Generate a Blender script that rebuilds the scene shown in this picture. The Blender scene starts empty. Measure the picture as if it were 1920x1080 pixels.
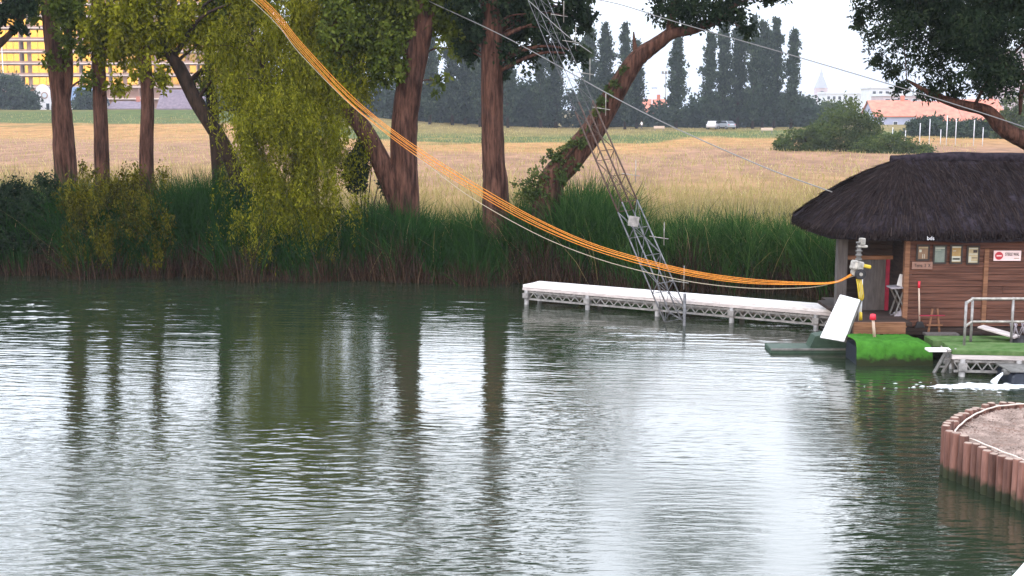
import bpy, bmesh, math, random
import numpy as np
from mathutils import Vector, Matrix

random.seed(7)
RNG = np.random.default_rng(11)
S = bpy.context.scene
COL = S.collection
R = math.radians

# ------------------------------------------------------------------ camera
H = 5.0            # eye height above the water
F = 2400.0         # focal length in pixels of a 1920 px wide frame
TH = math.atan(340.0 / F)
cam_d = bpy.data.cameras.new('camera')
cam_d.sensor_width = 36.0
cam_d.lens = 36.0 * F / 1920.0
cam_d.clip_start = 0.1
cam_d.clip_end = 6000
cam = bpy.data.objects.new('camera', cam_d)
COL.objects.link(cam)
cam.location = (0, 0, H)
cam.rotation_euler = (math.pi / 2 - TH, 0, 0)
S.camera = cam

# ------------------------------------------------------------------ sky and sun
SUN_EL, SUN_AZ = 6.0, 20.0      # low evening sun behind the camera, a little to the left
SKY_STRENGTH, CLOUD = 0.10, 29.0
world = bpy.data.worlds.new('World')
S.world = world
world.use_nodes = True
nt = world.node_tree
bg = nt.nodes['Background']
sky = nt.nodes.new('ShaderNodeTexSky')
sky.sky_type = 'NISHITA'
sky.sun_disc = False
sky.sun_elevation = R(SUN_EL)
sky.sun_rotation = R(180 + SUN_AZ)
sky.dust_density = 2.0
tc = nt.nodes.new('ShaderNodeTexCoord')
mp = nt.nodes.new('ShaderNodeMapping')
mp.inputs['Scale'].default_value = (1.0, 1.0, 3.0)
nz = nt.nodes.new('ShaderNodeTexNoise')
nz.inputs['Scale'].default_value = 2.2
nz.inputs['Detail'].default_value = 5.0
cr = nt.nodes.new('ShaderNodeValToRGB')
cr.color_ramp.elements[0].position = 0.3
cr.color_ramp.elements[0].color = (0.80, 0.87, 1.0, 1)
cr.color_ramp.elements[1].position = 0.72
cr.color_ramp.elements[1].color = (0.93, 0.96, 1.03, 1)
sc = nt.nodes.new('ShaderNodeMix'); sc.data_type = 'RGBA'; sc.blend_type = 'MULTIPLY'
sc.inputs[0].default_value = 1.0
sc.inputs[7].default_value = (CLOUD * 1.6, CLOUD * 1.6, CLOUD * 1.6, 1)
mx = nt.nodes.new('ShaderNodeMix'); mx.data_type = 'RGBA'
mx.inputs[0].default_value = 0.8
nt.links.new(tc.outputs['Generated'], mp.inputs['Vector'])
nt.links.new(mp.outputs['Vector'], nz.inputs['Vector'])
sz = nt.nodes.new('ShaderNodeSeparateXYZ')      # an overcast sky is brighter overhead than at the horizon
gr = nt.nodes.new('ShaderNodeValToRGB')
gr.color_ramp.elements[0].position = 0.0; gr.color_ramp.elements[0].color = (0.29, 0.30, 0.32, 1)
gr.color_ramp.elements[1].position = 0.9; gr.color_ramp.elements[1].color = (1.0, 1.0, 1.0, 1)
for _p, _v in ((0.07, 0.36), (0.16, 0.86), (0.35, 1.0)):
    _e = gr.color_ramp.elements.new(_p); _e.color = (_v, _v, _v, 1)
gm = nt.nodes.new('ShaderNodeMix'); gm.data_type = 'RGBA'; gm.blend_type = 'MULTIPLY'; gm.inputs[0].default_value = 1.0
nt.links.new(tc.outputs['Generated'], sz.inputs[0]); nt.links.new(sz.outputs['Z'], gr.inputs['Fac'])
nt.links.new(nz.outputs['Fac'], cr.inputs['Fac'])
nt.links.new(cr.outputs['Color'], gm.inputs[6]); nt.links.new(gr.outputs['Color'], gm.inputs[7]); nt.links.new(gm.outputs[2], sc.inputs[6])
nt.links.new(sky.outputs['Color'], mx.inputs[6])
nt.links.new(sc.outputs[2], mx.inputs[7])
nt.links.new(mx.outputs[2], bg.inputs['Color'])
bg.inputs['Strength'].default_value = SKY_STRENGTH

sun_d = bpy.data.lights.new('sun', 'SUN')
sun_d.energy = 0.6
sun_d.angle = R(14)
sun_d.color = (1.0, 0.58, 0.16)
sun = bpy.data.objects.new('sun', sun_d)
COL.objects.link(sun)
to_sun = Vector((-math.sin(R(SUN_AZ)) * math.cos(R(SUN_EL)), -math.cos(R(SUN_AZ)) * math.cos(R(SUN_EL)), math.sin(R(SUN_EL))))
sun.rotation_euler = to_sun.to_track_quat('Z', 'Y').to_euler()
sun.location = (-20, -60, 40)

S.view_settings.view_transform = 'Standard'
S.view_settings.look = 'None'
S.view_settings.gamma = 1.0
S.view_settings.exposure = 0.0
S.render.engine = 'CYCLES'
S.cycles.max_bounces = 7
S.cycles.diffuse_bounces = 3
S.cycles.glossy_bounces = 4
S.cycles.transparent_max_bounces = 8

# ------------------------------------------------------------------ pixel <-> place helpers
CT, ST = math.cos(TH), math.sin(TH)
def ray(px, py):
    u, v = (px - 960.0) / F, (py - 540.0) / F
    return np.array((u, CT - v * ST, -ST - v * CT))
def at(px, py, Y):
    d = ray(px, py)
    t = Y / d[1]
    return np.array((d[0] * t, Y, H + d[2] * t))
def atz(px, py, z):
    d = ray(px, py)
    t = (z - H) / d[2]
    return np.array((d[0] * t, d[1] * t, z))
def on_plane(px, py, A, B):
    """where the ray meets the vertical plane through A and B"""
    n = np.array((-(B[1] - A[1]), B[0] - A[0], 0.0))
    o = np.array((0, 0, H)); d = ray(px, py)
    t = np.dot(n, A - o) / np.dot(n, d)
    return o + d * t
def xat(px, Y):
    return (px - 960.0) / F * Y / CT * 1.0

# ------------------------------------------------------------------ object helpers
def tag(o, label=None, cat=None, group=None, kind=None):
    if label: o['label'] = label
    if cat: o['category'] = cat
    if group: o['group'] = group
    if kind: o['kind'] = kind
    return o
def empty(name, loc, label=None, cat=None, group=None):
    o = bpy.data.objects.new(name, None)
    o.empty_display_size = 0.2
    COL.objects.link(o)
    o.location = loc
    tag(o, label, cat, group)
    return o
def root_loc(p):
    v = Vector((0, 0, 0))
    while p is not None:
        v += p.location
        p = p.parent
    return v
def copy_tree(o, parent=None):
    c = o.copy(); COL.objects.link(c); c.parent = parent
    for ch in list(o.children):
        copy_tree(ch, c)
    return c
def np_mesh(name, V, Fq, mat, parent=None, tint=None, smooth=False):
    V = np.asarray(V, dtype=np.float32).reshape(-1, 3).copy()
    if parent is not None:
        V -= np.array(root_loc(parent), dtype=np.float32)
    Fq = np.asarray(Fq, dtype=np.int32)
    k = Fq.shape[1]
    me = bpy.data.meshes.new(name)
    me.vertices.add(len(V)); me.vertices.foreach_set('co', V.ravel())
    me.loops.add(Fq.size); me.loops.foreach_set('vertex_index', Fq.ravel())
    me.polygons.add(len(Fq))
    me.polygons.foreach_set('loop_start', np.arange(0, Fq.size, k, dtype=np.int32))
    me.polygons.foreach_set('loop_total', np.full(len(Fq), k, dtype=np.int32))
    me.polygons.foreach_set('use_smooth', np.full(len(Fq), bool(smooth)))
    if tint is not None:
        a = me.attributes.new('tint', 'FLOAT', 'POINT')
        a.data.foreach_set('value', np.asarray(tint, dtype=np.float32))
    me.update(calc_edges=True); me.validate()
    me.materials.append(mat)
    o = bpy.data.objects.new(name, me)
    COL.objects.link(o)
    if parent is not None: o.parent = parent
    return o
class MB:
    """collects shapes, links them as ONE mesh object"""
    def __init__(s): s.v = []; s.f = []; s.sm = []
    def add(s, vs, fs, sm=False):
        n = len(s.v)
        s.v += [tuple(map(float, p)) for p in vs]
        s.f += [tuple(i + n for i in q) for q in fs]
        s.sm += [sm] * len(fs)
        return s
    def box(s, c, size, rz=0.0, rx=0.0, ry=0.0):
        m = Matrix.Rotation(rz, 3, 'Z') @ Matrix.Rotation(ry, 3, 'Y') @ Matrix.Rotation(rx, 3, 'X')
        hx, hy, hz = size[0] / 2, size[1] / 2, size[2] / 2
        vs = []
        for z in (-hz, hz):
            for x, y in ((-hx, -hy), (hx, -hy), (hx, hy), (-hx, hy)):
                vs.append(Vector(c) + m @ Vector((x, y, z)))
        return s.add(vs, [(3, 2, 1, 0), (4, 5, 6, 7), (0, 1, 5, 4), (1, 2, 6, 5), (2, 3, 7, 6), (3, 0, 4, 7)])
    def span(s, x0, x1, y0, y1, z0, z1):
        return s.box(((x0 + x1) / 2, (y0 + y1) / 2, (z0 + z1) / 2), (x1 - x0, y1 - y0, z1 - z0))
    def bar(s, a, b, w, h=None):
        a, b = Vector(a), Vector(b); h = h or w
        d = (b - a).normalized()
        up = Vector((0, 0, 1)) if abs(d.z) < 0.95 else Vector((0, 1, 0))
        sd = d.cross(up).normalized(); up = sd.cross(d)
        vs = []
        for p in (a, b):
            for i, j in ((-1, -1), (1, -1), (1, 1), (-1, 1)):
                vs.append(p + sd * (i * w / 2) + up * (j * h / 2))
        return s.add(vs, [(3, 2, 1, 0), (4, 5, 6, 7), (0, 1, 5, 4), (1, 2, 6, 5), (2, 3, 7, 6), (3, 0, 4, 7)])
    def tube(s, pts, rad, n=8, cap=True, jit=0.0, seed=0):
        pts = [Vector(p) for p in pts]
        if not hasattr(rad, '__len__'): rad = [rad] * len(pts)
        rr = random.Random(seed)
        ph = [rr.uniform(-1, 1) for _ in range(n)]
        up = None; vs = []; fs = []
        for i, p in enumerate(pts):
            d = (pts[min(i + 1, len(pts) - 1)] - pts[max(i - 1, 0)]).normalized()
            if up is None:
                up = d.cross(Vector((0, 1, 0)))
                if up.length < 0.1: up = d.cross(Vector((1, 0, 0)))
                up.normalize()
            else:
                up = (up - d * up.dot(d)).normalized()
            sd = d.cross(up)
            for k in range(n):
                a = 2 * math.pi * k / n
                r = rad[i] * (1 + jit * (ph[k] + 0.6 * rr.uniform(-1, 1)))
                vs.append(p + (up * math.cos(a) + sd * math.sin(a)) * r)
        for i in range(len(pts) - 1):
            for k in range(n):
                a, b = i * n + k, i * n + (k + 1) % n
                fs.append((a, b, b + n, a + n))
        m = len(fs)
        s.add(vs, fs, True)
        if cap:
            o = len(s.v) - len(vs)
            s.f += [tuple(o + k for k in range(n))[::-1], tuple(o + (len(pts) - 1) * n + k for k in range(n))]
            s.sm += [False, False]
        return s
    def lathe(s, prof, c, n=16):
        """prof: (radius, z) rows turned about a vertical axis at c"""
        vs = []; fs = []
        for r, z in prof:
            for k in range(n):
                a = 2 * math.pi * k / n
                vs.append((c[0] + r * math.cos(a), c[1] + r * math.sin(a), c[2] + z))
        for i in range(len(prof) - 1):
            for k in range(n):
                a, b = i * n + k, i * n + (k + 1) % n
                fs.append((a, b, b + n, a + n))
        return s.add(vs, fs, True)
    def prism(s, outline, axis_vec):
        n = len(outline); a = Vector(axis_vec)
        vs = [Vector(p) for p in outline] + [Vector(p) + a for p in outline]
        fs = [tuple(range(n))[::-1], tuple(range(n, 2 * n))]
        fs += [(i, (i + 1) % n, (i + 1) % n + n, i + n) for i in range(n)]
        return s.add(vs, fs)
    def build(s, name, mat, parent=None, bevel=0.0):
        off = root_loc(parent) if parent is not None else Vector((0, 0, 0))
        me = bpy.data.meshes.new(name)
        me.from_pydata([(Vector(p) - off) for p in s.v], [], s.f)
        me.polygons.foreach_set('use_smooth', s.sm)
        me.materials.append(mat); me.validate(); me.update()
        bm = bmesh.new(); bm.from_mesh(me)
        bmesh.ops.recalc_face_normals(bm, faces=bm.faces)
        if bevel:
            es = [e for e in bm.edges if len(e.link_faces) == 2 and e.calc_face_angle() > 0.6]
            bmesh.ops.bevel(bm, geom=es, offset=bevel, segments=1, affect='EDGES', clamp_overlap=True)
        bm.to_mesh(me); bm.free()
        o = bpy.data.objects.new(name, me)
        COL.objects.link(o)
        if parent is not None: o.parent = parent
        return o
def spline(pts, rad, k=5):
    """Catmull-Rom through pts"""
    P = [np.asarray(p, float) for p in pts]
    P = [2 * P[0] - P[1]] + P + [2 * P[-1] - P[-2]]
    rad = list(rad); Q = []; RR = []
    for i in range(1, len(P) - 2):
        for j in range(k):
            t = j / k
            a, b, c, d = P[i - 1], P[i], P[i + 1], P[i + 2]
            Q.append(0.5 * ((2 * b) + (c - a) * t + (2 * a - 5 * b + 4 * c - d) * t * t + (3 * b - a - 3 * c + d) * t ** 3))
            RR.append(rad[i - 1] * (1 - t) + rad[i] * t)
    Q.append(P[-2]); RR.append(rad[-1])
    return Q, RR

# ------------------------------------------------------------------ materials
MATS = {}
def material(name, color, rough=0.7, metal=0.0, noise=None, bump=None, spec=None, c2=None, lo=0.35, hi=0.65, coords='Object', stretch=(1, 1, 1), detail=5.0, bump_scale=None):
    m = bpy.data.materials.new(name); m.use_nodes = True
    t = m.node_tree; b = t.nodes['Principled BSDF']
    b.inputs['Roughness'].default_value = rough
    b.inputs['Metallic'].default_value = metal
    b.inputs['Base Color'].default_value = (*color, 1)
    if spec is not None: b.inputs['Specular IOR Level'].default_value = spec
    if noise:
        co = t.nodes.new('ShaderNodeTexCoord'); ma = t.nodes.new('ShaderNodeMapping')
        ma.inputs['Scale'].default_value = stretch
        n = t.nodes.new('ShaderNodeTexNoise'); n.inputs['Scale'].default_value = noise; n.inputs['Detail'].default_value = detail
        n.inputs['Roughness'].default_value = 0.62
        r = t.nodes.new('ShaderNodeValToRGB')
        r.color_ramp.elements[0].position = lo; r.color_ramp.elements[0].color = (*color, 1)
        r.color_ramp.elements[1].position = hi; r.color_ramp.elements[1].color = (*(c2 or [min(1, c * 1.6) for c in color]), 1)
        t.links.new(co.outputs[coords], ma.inputs['Vector']); t.links.new(ma.outputs['Vector'], n.inputs['Vector'])
        t.links.new(n.outputs['Fac'], r.inputs['Fac']); t.links.new(r.outputs['Color'], b.inputs['Base Color'])
        if bump:
            src = n
            if bump_scale:
                src = t.nodes.new('ShaderNodeTexNoise'); src.inputs['Scale'].default_value = bump_scale; src.inputs['Detail'].default_value = 6
                t.links.new(ma.outputs['Vector'], src.inputs['Vector'])
            bp = t.nodes.new('ShaderNodeBump'); bp.inputs['Strength'].default_value = 0.8; bp.inputs['Distance'].default_value = bump
            t.links.new(src.outputs['Fac'], bp.inputs['Height']); t.links.new(bp.outputs['Normal'], b.inputs['Normal'])
    MATS[name] = m
    return m
def leaf_material(name, c0, c1, c2, trans=0.3):
    m = bpy.data.materials.new(name); m.use_nodes = True
    t = m.node_tree; t.nodes.remove(t.nodes['Principled BSDF'])
    out = [n for n in t.nodes if n.type == 'OUTPUT_MATERIAL'][0]
    a = t.nodes.new('ShaderNodeAttribute'); a.attribute_name = 'tint'
    r = t.nodes.new('ShaderNodeValToRGB')
    r.color_ramp.elements[0].position = 0.0; r.color_ramp.elements[0].color = (*c0, 1)
    r.color_ramp.elements[1].position = 1.0; r.color_ramp.elements[1].color = (*c2, 1)
    e = r.color_ramp.elements.new(0.5); e.color = (*c1, 1)
    d = t.nodes.new('ShaderNodeBsdfDiffuse'); tr = t.nodes.new('ShaderNodeBsdfTranslucent')
    mi = t.nodes.new('ShaderNodeMixShader'); mi.inputs[0].default_value = trans
    t.links.new(a.outputs['Fac'], r.inputs['Fac'])
    t.links.new(r.outputs['Color'], d.inputs['Color']); t.links.new(r.outputs['Color'], tr.inputs['Color'])
    t.links.new(d.outputs[0], mi.inputs[1]); t.links.new(tr.outputs[0], mi.inputs[2]); t.links.new(mi.outputs[0], out.inputs['Surface'])
    MATS[name] = m
    return m
M = MATS
material('bark', (0.026, 0.012, 0.009), 0.92, noise=11.0, bump=0.06, c2=(0.125, 0.060, 0.042), stretch=(1, 1, 0.13), spec=0.1, detail=9.0, lo=.38, hi=.66)
material('bark_dark', (0.012, 0.008, 0.006), 0.9, noise=9.0, bump=0.04, c2=(0.05, 0.03, 0.02), stretch=(1, 1, 0.2), spec=0.15)
leaf_material('leaf_olive', (0.070, 0.076, 0.005), (0.158, 0.162, 0.010), (0.29, 0.28, 0.026))
leaf_material('leaf_olive_dark', (0.035, 0.034, 0.004), (0.085, 0.080, 0.007), (0.17, 0.155, 0.016))
leaf_material('leaf_green', (0.040, 0.056, 0.009), (0.085, 0.112, 0.017), (0.165, 0.19, 0.036))
leaf_material('leaf_dark', (0.010, 0.019, 0.010), (0.020, 0.034, 0.017), (0.045, 0.064, 0.030))
leaf_material('leaf_poplar', (0.018, 0.030, 0.018), (0.032, 0.050, 0.030), (0.075, 0.100, 0.058))
leaf_material('leaf_bush', (0.040, 0.062, 0.020), (0.065, 0.090, 0.028), (0.11, 0.13, 0.04))
leaf_material('reed', (0.013, 0.038, 0.009), (0.026, 0.074, 0.016), (0.075, 0.135, 0.034), 0.25)
leaf_material('dry_reed', (0.018, 0.010, 0.007), (0.042, 0.024, 0.016), (0.13, 0.085, 0.055), 0.15)
leaf_material('straw_grass', (0.20, 0.17, 0.06), (0.32, 0.26, 0.10), (0.45, 0.36, 0.18), 0.25)
leaf_material('thatch_straw', (0.014, 0.010, 0.010), (0.022, 0.016, 0.016), (0.038, 0.028, 0.026), 0.0)
material('thatch', (0.010, 0.008, 0.011), 0.95, noise=9.0, bump=0.03, c2=(0.032, 0.025, 0.032), spec=0.05)
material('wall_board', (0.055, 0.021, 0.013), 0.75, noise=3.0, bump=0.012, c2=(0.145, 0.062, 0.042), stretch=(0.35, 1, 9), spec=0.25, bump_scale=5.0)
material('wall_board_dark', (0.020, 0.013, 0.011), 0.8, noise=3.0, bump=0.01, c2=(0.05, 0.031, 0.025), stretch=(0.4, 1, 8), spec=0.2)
material('beam_wood', (0.13, 0.058, 0.03), 0.7, noise=3.0, bump=0.01, c2=(0.25, 0.12, 0.066), stretch=(0.6, 4, 8), spec=0.25)
material('grey_post', (0.055, 0.045, 0.043), 0.8, noise=5.0, bump=0.01, c2=(0.10, 0.085, 0.08), stretch=(4, 4, 0.5))
material('deck_white', (0.55, 0.50, 0.48), 0.6, noise=2.0, bump=0.004, c2=(0.80, 0.76, 0.75), stretch=(0.6, 6, 6))
material('deck_edge', (0.36, 0.31, 0.30), 0.65, noise=3.0, c2=(0.55, 0.49, 0.47), stretch=(0.5, 3, 6))
material('steel', (0.17, 0.165, 0.16), 0.5, 0.3, noise=8.0, c2=(0.33, 0.31, 0.30))
material('steel_dark', (0.10, 0.095, 0.09), 0.55, 0.3, noise=8.0, c2=(0.2, 0.19, 0.18))
material('mast_grey', (0.065, 0.065, 0.07), 0.6, 0.2, noise=8.0, c2=(0.17, 0.17, 0.18))
material('mast_rust', (0.030, 0.016, 0.012), 0.8, 0.0, noise=10.0, c2=(0.085, 0.046, 0.032))
material('cable', (0.20, 0.195, 0.19), 0.5, 0.4)
material('rope_yellow', (0.40, 0.12, 0.005), 0.75, noise=30.0, c2=(0.72, 0.27, 0.014))
material('rope_white', (0.40, 0.34, 0.24), 0.7)
material('white_paint', (0.50, 0.50, 0.49), 0.4, noise=2.5, c2=(0.74, 0.74, 0.76), lo=.25, hi=.55, detail=8)
material('carpet_green', (0.030, 0.105, 0.013), 0.95, noise=7.0, bump=0.02, c2=(0.050, 0.165, 0.021), spec=0.05)
material('carpet_faded', (0.05, 0.105, 0.028), 0.95, noise=5.0, bump=0.01, c2=(0.11, 0.165, 0.065), spec=0.05)
material('raft_green', (0.012, 0.035, 0.020), 0.6, noise=7.0, c2=(0.028, 0.06, 0.035))
material('red_paint', (0.55, 0.012, 0.035), 0.45)
material('red_fabric', (0.20, 0.008, 0.028), 0.8, noise=6.0, c2=(0.30, 0.012, 0.04))
material('pole_wood', (0.42, 0.30, 0.23), 0.6, noise=10.0, c2=(0.52, 0.40, 0.32), stretch=(3, 3, 0.5))
material('black', (0.012, 0.011, 0.014), 0.6)
material('navy', (0.008, 0.010, 0.020), 0.4, noise=5.0, c2=(0.014, 0.018, 0.03))
material('machine_grey', (0.20, 0.185, 0.165), 0.5, 0.2, noise=12.0, c2=(0.42, 0.39, 0.35))
material('hose_yellow', (0.50, 0.36, 0.02), 0.5)
material('fabric_grey', (0.20, 0.18, 0.20), 0.8, noise=6.0, c2=(0.30, 0.27, 0.30))
material('paper', (0.52, 0.50, 0.50), 0.8)
material('frame_dark', (0.022, 0.013, 0.010), 0.6)
material('poster_brown', (0.15, 0.085, 0.045), 0.6, noise=6.0, c2=(0.24, 0.14, 0.08))
material('poster_green', (0.11, 0.15, 0.12), 0.5, noise=5.0, c2=(0.20, 0.21, 0.19))
material('poster_ochre', (0.26, 0.15, 0.045), 0.5, noise=5.0, c2=(0.36, 0.24, 0.09))
material('poster_cream', (0.30, 0.23, 0.12), 0.5, noise=5.0, c2=(0.42, 0.35, 0.22))
material('poster_pale', (0.42, 0.41, 0.34), 0.6)
material('sign_board', (0.20, 0.10, 0.075), 0.7, noise=6.0, c2=(0.27, 0.15, 0.11), stretch=(1, 1, 5))
material('sign_white', (0.72, 0.52, 0.52), 0.5, noise=4.0, c2=(0.78, 0.62, 0.62))
material('sign_red', (0.42, 0.018, 0.030), 0.5)
material('ink', (0.03, 0.02, 0.02), 0.6)
material('pile', (0.075, 0.034, 0.026), 0.8, noise=4.0, bump=0.012, c2=(0.20, 0.098, 0.076), stretch=(2.5, 2.5, 0.35), spec=0.2)
material('pile_pale', (0.30, 0.20, 0.11), 0.8, noise=4.0, c2=(0.42, 0.30, 0.18), stretch=(2.5, 2.5, 0.35), spec=0.2)
material('pile_top', (0.22, 0.15, 0.12), 0.8, noise=8.0, c2=(0.34, 0.25, 0.20))
material('liner', (0.55, 0.46, 0.40), 0.7)
material('gravel', (0.135, 0.086, 0.068), 0.95, noise=16.0, bump=0.05, c2=(0.29, 0.20, 0.165), coords='Object', detail=8.0, spec=0.1)
material('pebble', (0.15, 0.105, 0.085), 0.9, noise=3.0, c2=(0.36, 0.27, 0.23))
material('foam', (0.82, 0.85, 0.87), 0.6)
material('house_white', (0.62, 0.58, 0.60), 0.8, noise=0.6, c2=(0.74, 0.70, 0.72))
material('house_roof_dark', (0.10, 0.075, 0.10), 0.8, noise=1.5, c2=(0.18, 0.13, 0.16))
material('house_roof_blue', (0.08, 0.12, 0.20), 0.7, noise=1.0, c2=(0.12, 0.17, 0.26))
material('roof_red', (0.40, 0.13, 0.085), 0.85, noise=0.8, c2=(0.54, 0.20, 0.13))
material('house_blue', (0.28, 0.30, 0.42), 0.8, noise=0.5, c2=(0.36, 0.38, 0.50))
material('block_pink', (0.38, 0.30, 0.33), 0.8, noise=0.4, c2=(0.46, 0.38, 0.40))
material('block_pale', (0.50, 0.52, 0.56), 0.8, noise=0.4, c2=(0.58, 0.60, 0.64))
material('slab_brown', (0.26, 0.15, 0.115), 0.8, noise=0.5, c2=(0.36, 0.22, 0.17))
material('slab_white', (0.55, 0.44, 0.38), 0.7, noise=0.5, c2=(0.66, 0.54, 0.48))
material('window_glass', (0.04, 0.03, 0.02), 0.10, spec=1.0)
MATS['window_glass'].node_tree.nodes['Principled BSDF'].inputs['IOR'].default_value = 1.75
MATS['window_glass'].node_tree.nodes['Principled BSDF'].inputs['Specular Tint'].default_value = (1.0, 0.76, 0.22, 1)  # low sun's gold is partly put into the reflection tint
material('dark_glass', (0.03, 0.035, 0.045), 0.15)
material('spire', (0.30, 0.31, 0.36), 0.8)  # paled: the distance haze is partly mixed into this colour
material('skin', (0.45, 0.28, 0.20), 0.6)
material('cloth_white', (0.75, 0.74, 0.74), 0.8)
material('cloth_dark', (0.03, 0.03, 0.045), 0.8)
material('car_white', (0.50, 0.48, 0.50), 0.3)
material('car_grey', (0.30, 0.32, 0.36), 0.3)
material('tyre', (0.015, 0.015, 0.015), 0.8)
material('lamp_red', (0.35, 0.02, 0.02), 0.4)
material('post_white', (0.62, 0.62, 0.66), 0.6)

def field_material():
    m = bpy.data.materials.new('field'); m.use_nodes = True
    t = m.node_tree; b = t.nodes['Principled BSDF']; b.inputs['Roughness'].default_value = 0.95
    b.inputs['Specular IOR Level'].default_value = 0.05
    g = t.nodes.new('ShaderNodeNewGeometry'); sp = t.nodes.new('ShaderNodeSeparateXYZ')
    t.links.new(g.outputs['Position'], sp.inputs[0])
    n = t.nodes.new('ShaderNodeTexNoise'); n.inputs['Scale'].default_value = 1.0; n.inputs['Detail'].default_value = 6
    ma = t.nodes.new('ShaderNodeMapping'); ma.inputs['Scale'].default_value = (0.035, 0.05, 0.05)
    t.links.new(g.outputs['Position'], ma.inputs['Vector']); t.links.new(ma.outputs['Vector'], n.inputs['Vector'])
    # distance away from the lake, made uneven by noise
    w = t.nodes.new('ShaderNodeMath'); w.operation = 'MULTIPLY_ADD'; w.inputs[1].default_value = 0.42; w.inputs[2].default_value = -0.21
    t.links.new(n.outputs['Fac'], w.inputs[0])
    e = t.nodes.new('ShaderNodeMath'); e.operation = 'ADD'; e.inputs[1].default_value = 1.0
    t.links.new(w.outputs[0], e.inputs[0])
    d = t.nodes.new('ShaderNodeMath'); d.operation = 'MULTIPLY'
    t.links.new(sp.outputs['Y'], d.inputs[0]); t.links.new(e.outputs[0], d.inputs[1])
    dv = t.nodes.new('ShaderNodeMath'); dv.operation = 'DIVIDE'      # the green strip comes nearer in the middle of the field
    t.links.new(sp.outputs['X'], dv.inputs[0]); t.links.new(sp.outputs['Y'], dv.inputs[1])
    ra = t.nodes.new('ShaderNodeMapRange'); ra.interpolation_type = 'SMOOTHSTEP'
    ra.inputs['From Min'].default_value = -0.22; ra.inputs['From Max'].default_value = -0.06; ra.inputs['To Min'].default_value = 1.0; ra.inputs['To Max'].default_value = 1.42
    rb = t.nodes.new('ShaderNodeMapRange'); rb.interpolation_type = 'SMOOTHSTEP'
    rb.inputs['From Min'].default_value = 0.08; rb.inputs['From Max'].default_value = 0.16; rb.inputs['To Min'].default_value = 1.0; rb.inputs['To Max'].default_value = 0.84
    t.links.new(dv.outputs[0], ra.inputs['Value']); t.links.new(dv.outputs[0], rb.inputs['Value'])
    fm = t.nodes.new('ShaderNodeMath'); fm.operation = 'MULTIPLY'; t.links.new(ra.outputs[0], fm.inputs[0]); t.links.new(rb.outputs[0], fm.inputs[1])
    d2 = t.nodes.new('ShaderNodeMath'); d2.operation = 'MULTIPLY'; t.links.new(d.outputs[0], d2.inputs[0]); t.links.new(fm.outputs[0], d2.inputs[1]); d = d2
    mr = t.nodes.new('ShaderNodeMapRange'); mr.inputs['From Min'].default_value = 30; mr.inputs['From Max'].default_value = 330
    t.links.new(d.outputs[0], mr.inputs['Value'])
    r = t.nodes.new('ShaderNodeValToRGB'); cr = r.color_ramp
    stops = [(p, tuple(np.array(c) * np.array((0.76, 0.65, 0.57)))) for p, c in [(0.0, (0.030, 0.024, 0.014)), (0.095, (0.036, 0.034, 0.016)), (0.13, (0.20, 0.16, 0.065)), (0.17, (0.33, 0.235, 0.125)),
             (0.24, (0.335, 0.225, 0.160)), (0.40, (0.34, 0.225, 0.155)), (0.50, (0.42, 0.27, 0.125)), (0.60, (0.44, 0.28, 0.12)),
             (0.64, (0.10, 0.15, 0.05)), (0.78, (0.10, 0.15, 0.045)), (0.86, (0.22, 0.20, 0.08)), (1.0, (0.24, 0.21, 0.09))]]
    cr.elements[0].position, cr.elements[0].color = stops[0][0], (*stops[0][1], 1)
    cr.elements[1].position, cr.elements[1].color = stops[-1][0], (*stops[-1][1], 1)
    for p, c in stops[1:-1]:
        el = cr.elements.new(p); el.color = (*c, 1)
    t.links.new(mr.outputs[0], r.inputs['Fac'])
    n2 = t.nodes.new('ShaderNodeTexNoise'); n2.inputs['Scale'].default_value = 1.0; n2.inputs['Detail'].default_value = 7; n2.inputs['Roughness'].default_value = 0.7
    m2 = t.nodes.new('ShaderNodeMapping'); m2.inputs['Scale'].default_value = (0.5, 0.22, 1)
    t.links.new(g.outputs['Position'], m2.inputs['Vector']); t.links.new(m2.outputs['Vector'], n2.inputs['Vector'])
    r2 = t.nodes.new('ShaderNodeValToRGB'); r2.color_ramp.elements[0].position = 0.3; r2.color_ramp.elements[0].color = (0.50, 0.50, 0.48, 1)
    r2.color_ramp.elements[1].position = 0.7; r2.color_ramp.elements[1].color = (1.18, 1.16, 1.15, 1)
    t.links.new(n2.outputs['Fac'], r2.inputs['Fac'])
    mu = t.nodes.new('ShaderNodeMix'); mu.data_type = 'RGBA'; mu.blend_type = 'MULTIPLY'; mu.inputs[0].default_value = 1
    t.links.new(r.outputs['Color'], mu.inputs[6]); t.links.new(r2.outputs['Color'], mu.inputs[7]); t.links.new(mu.outputs[2], b.inputs['Base Color'])
    bp = t.nodes.new('ShaderNodeBump'); bp.inputs['Distance'].default_value = 0.25; bp.inputs['Strength'].default_value = 0.6
    t.links.new(n2.outputs['Fac'], bp.inputs['Height']); t.links.new(bp.outputs['Normal'], b.inputs['Normal'])
    return m
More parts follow.
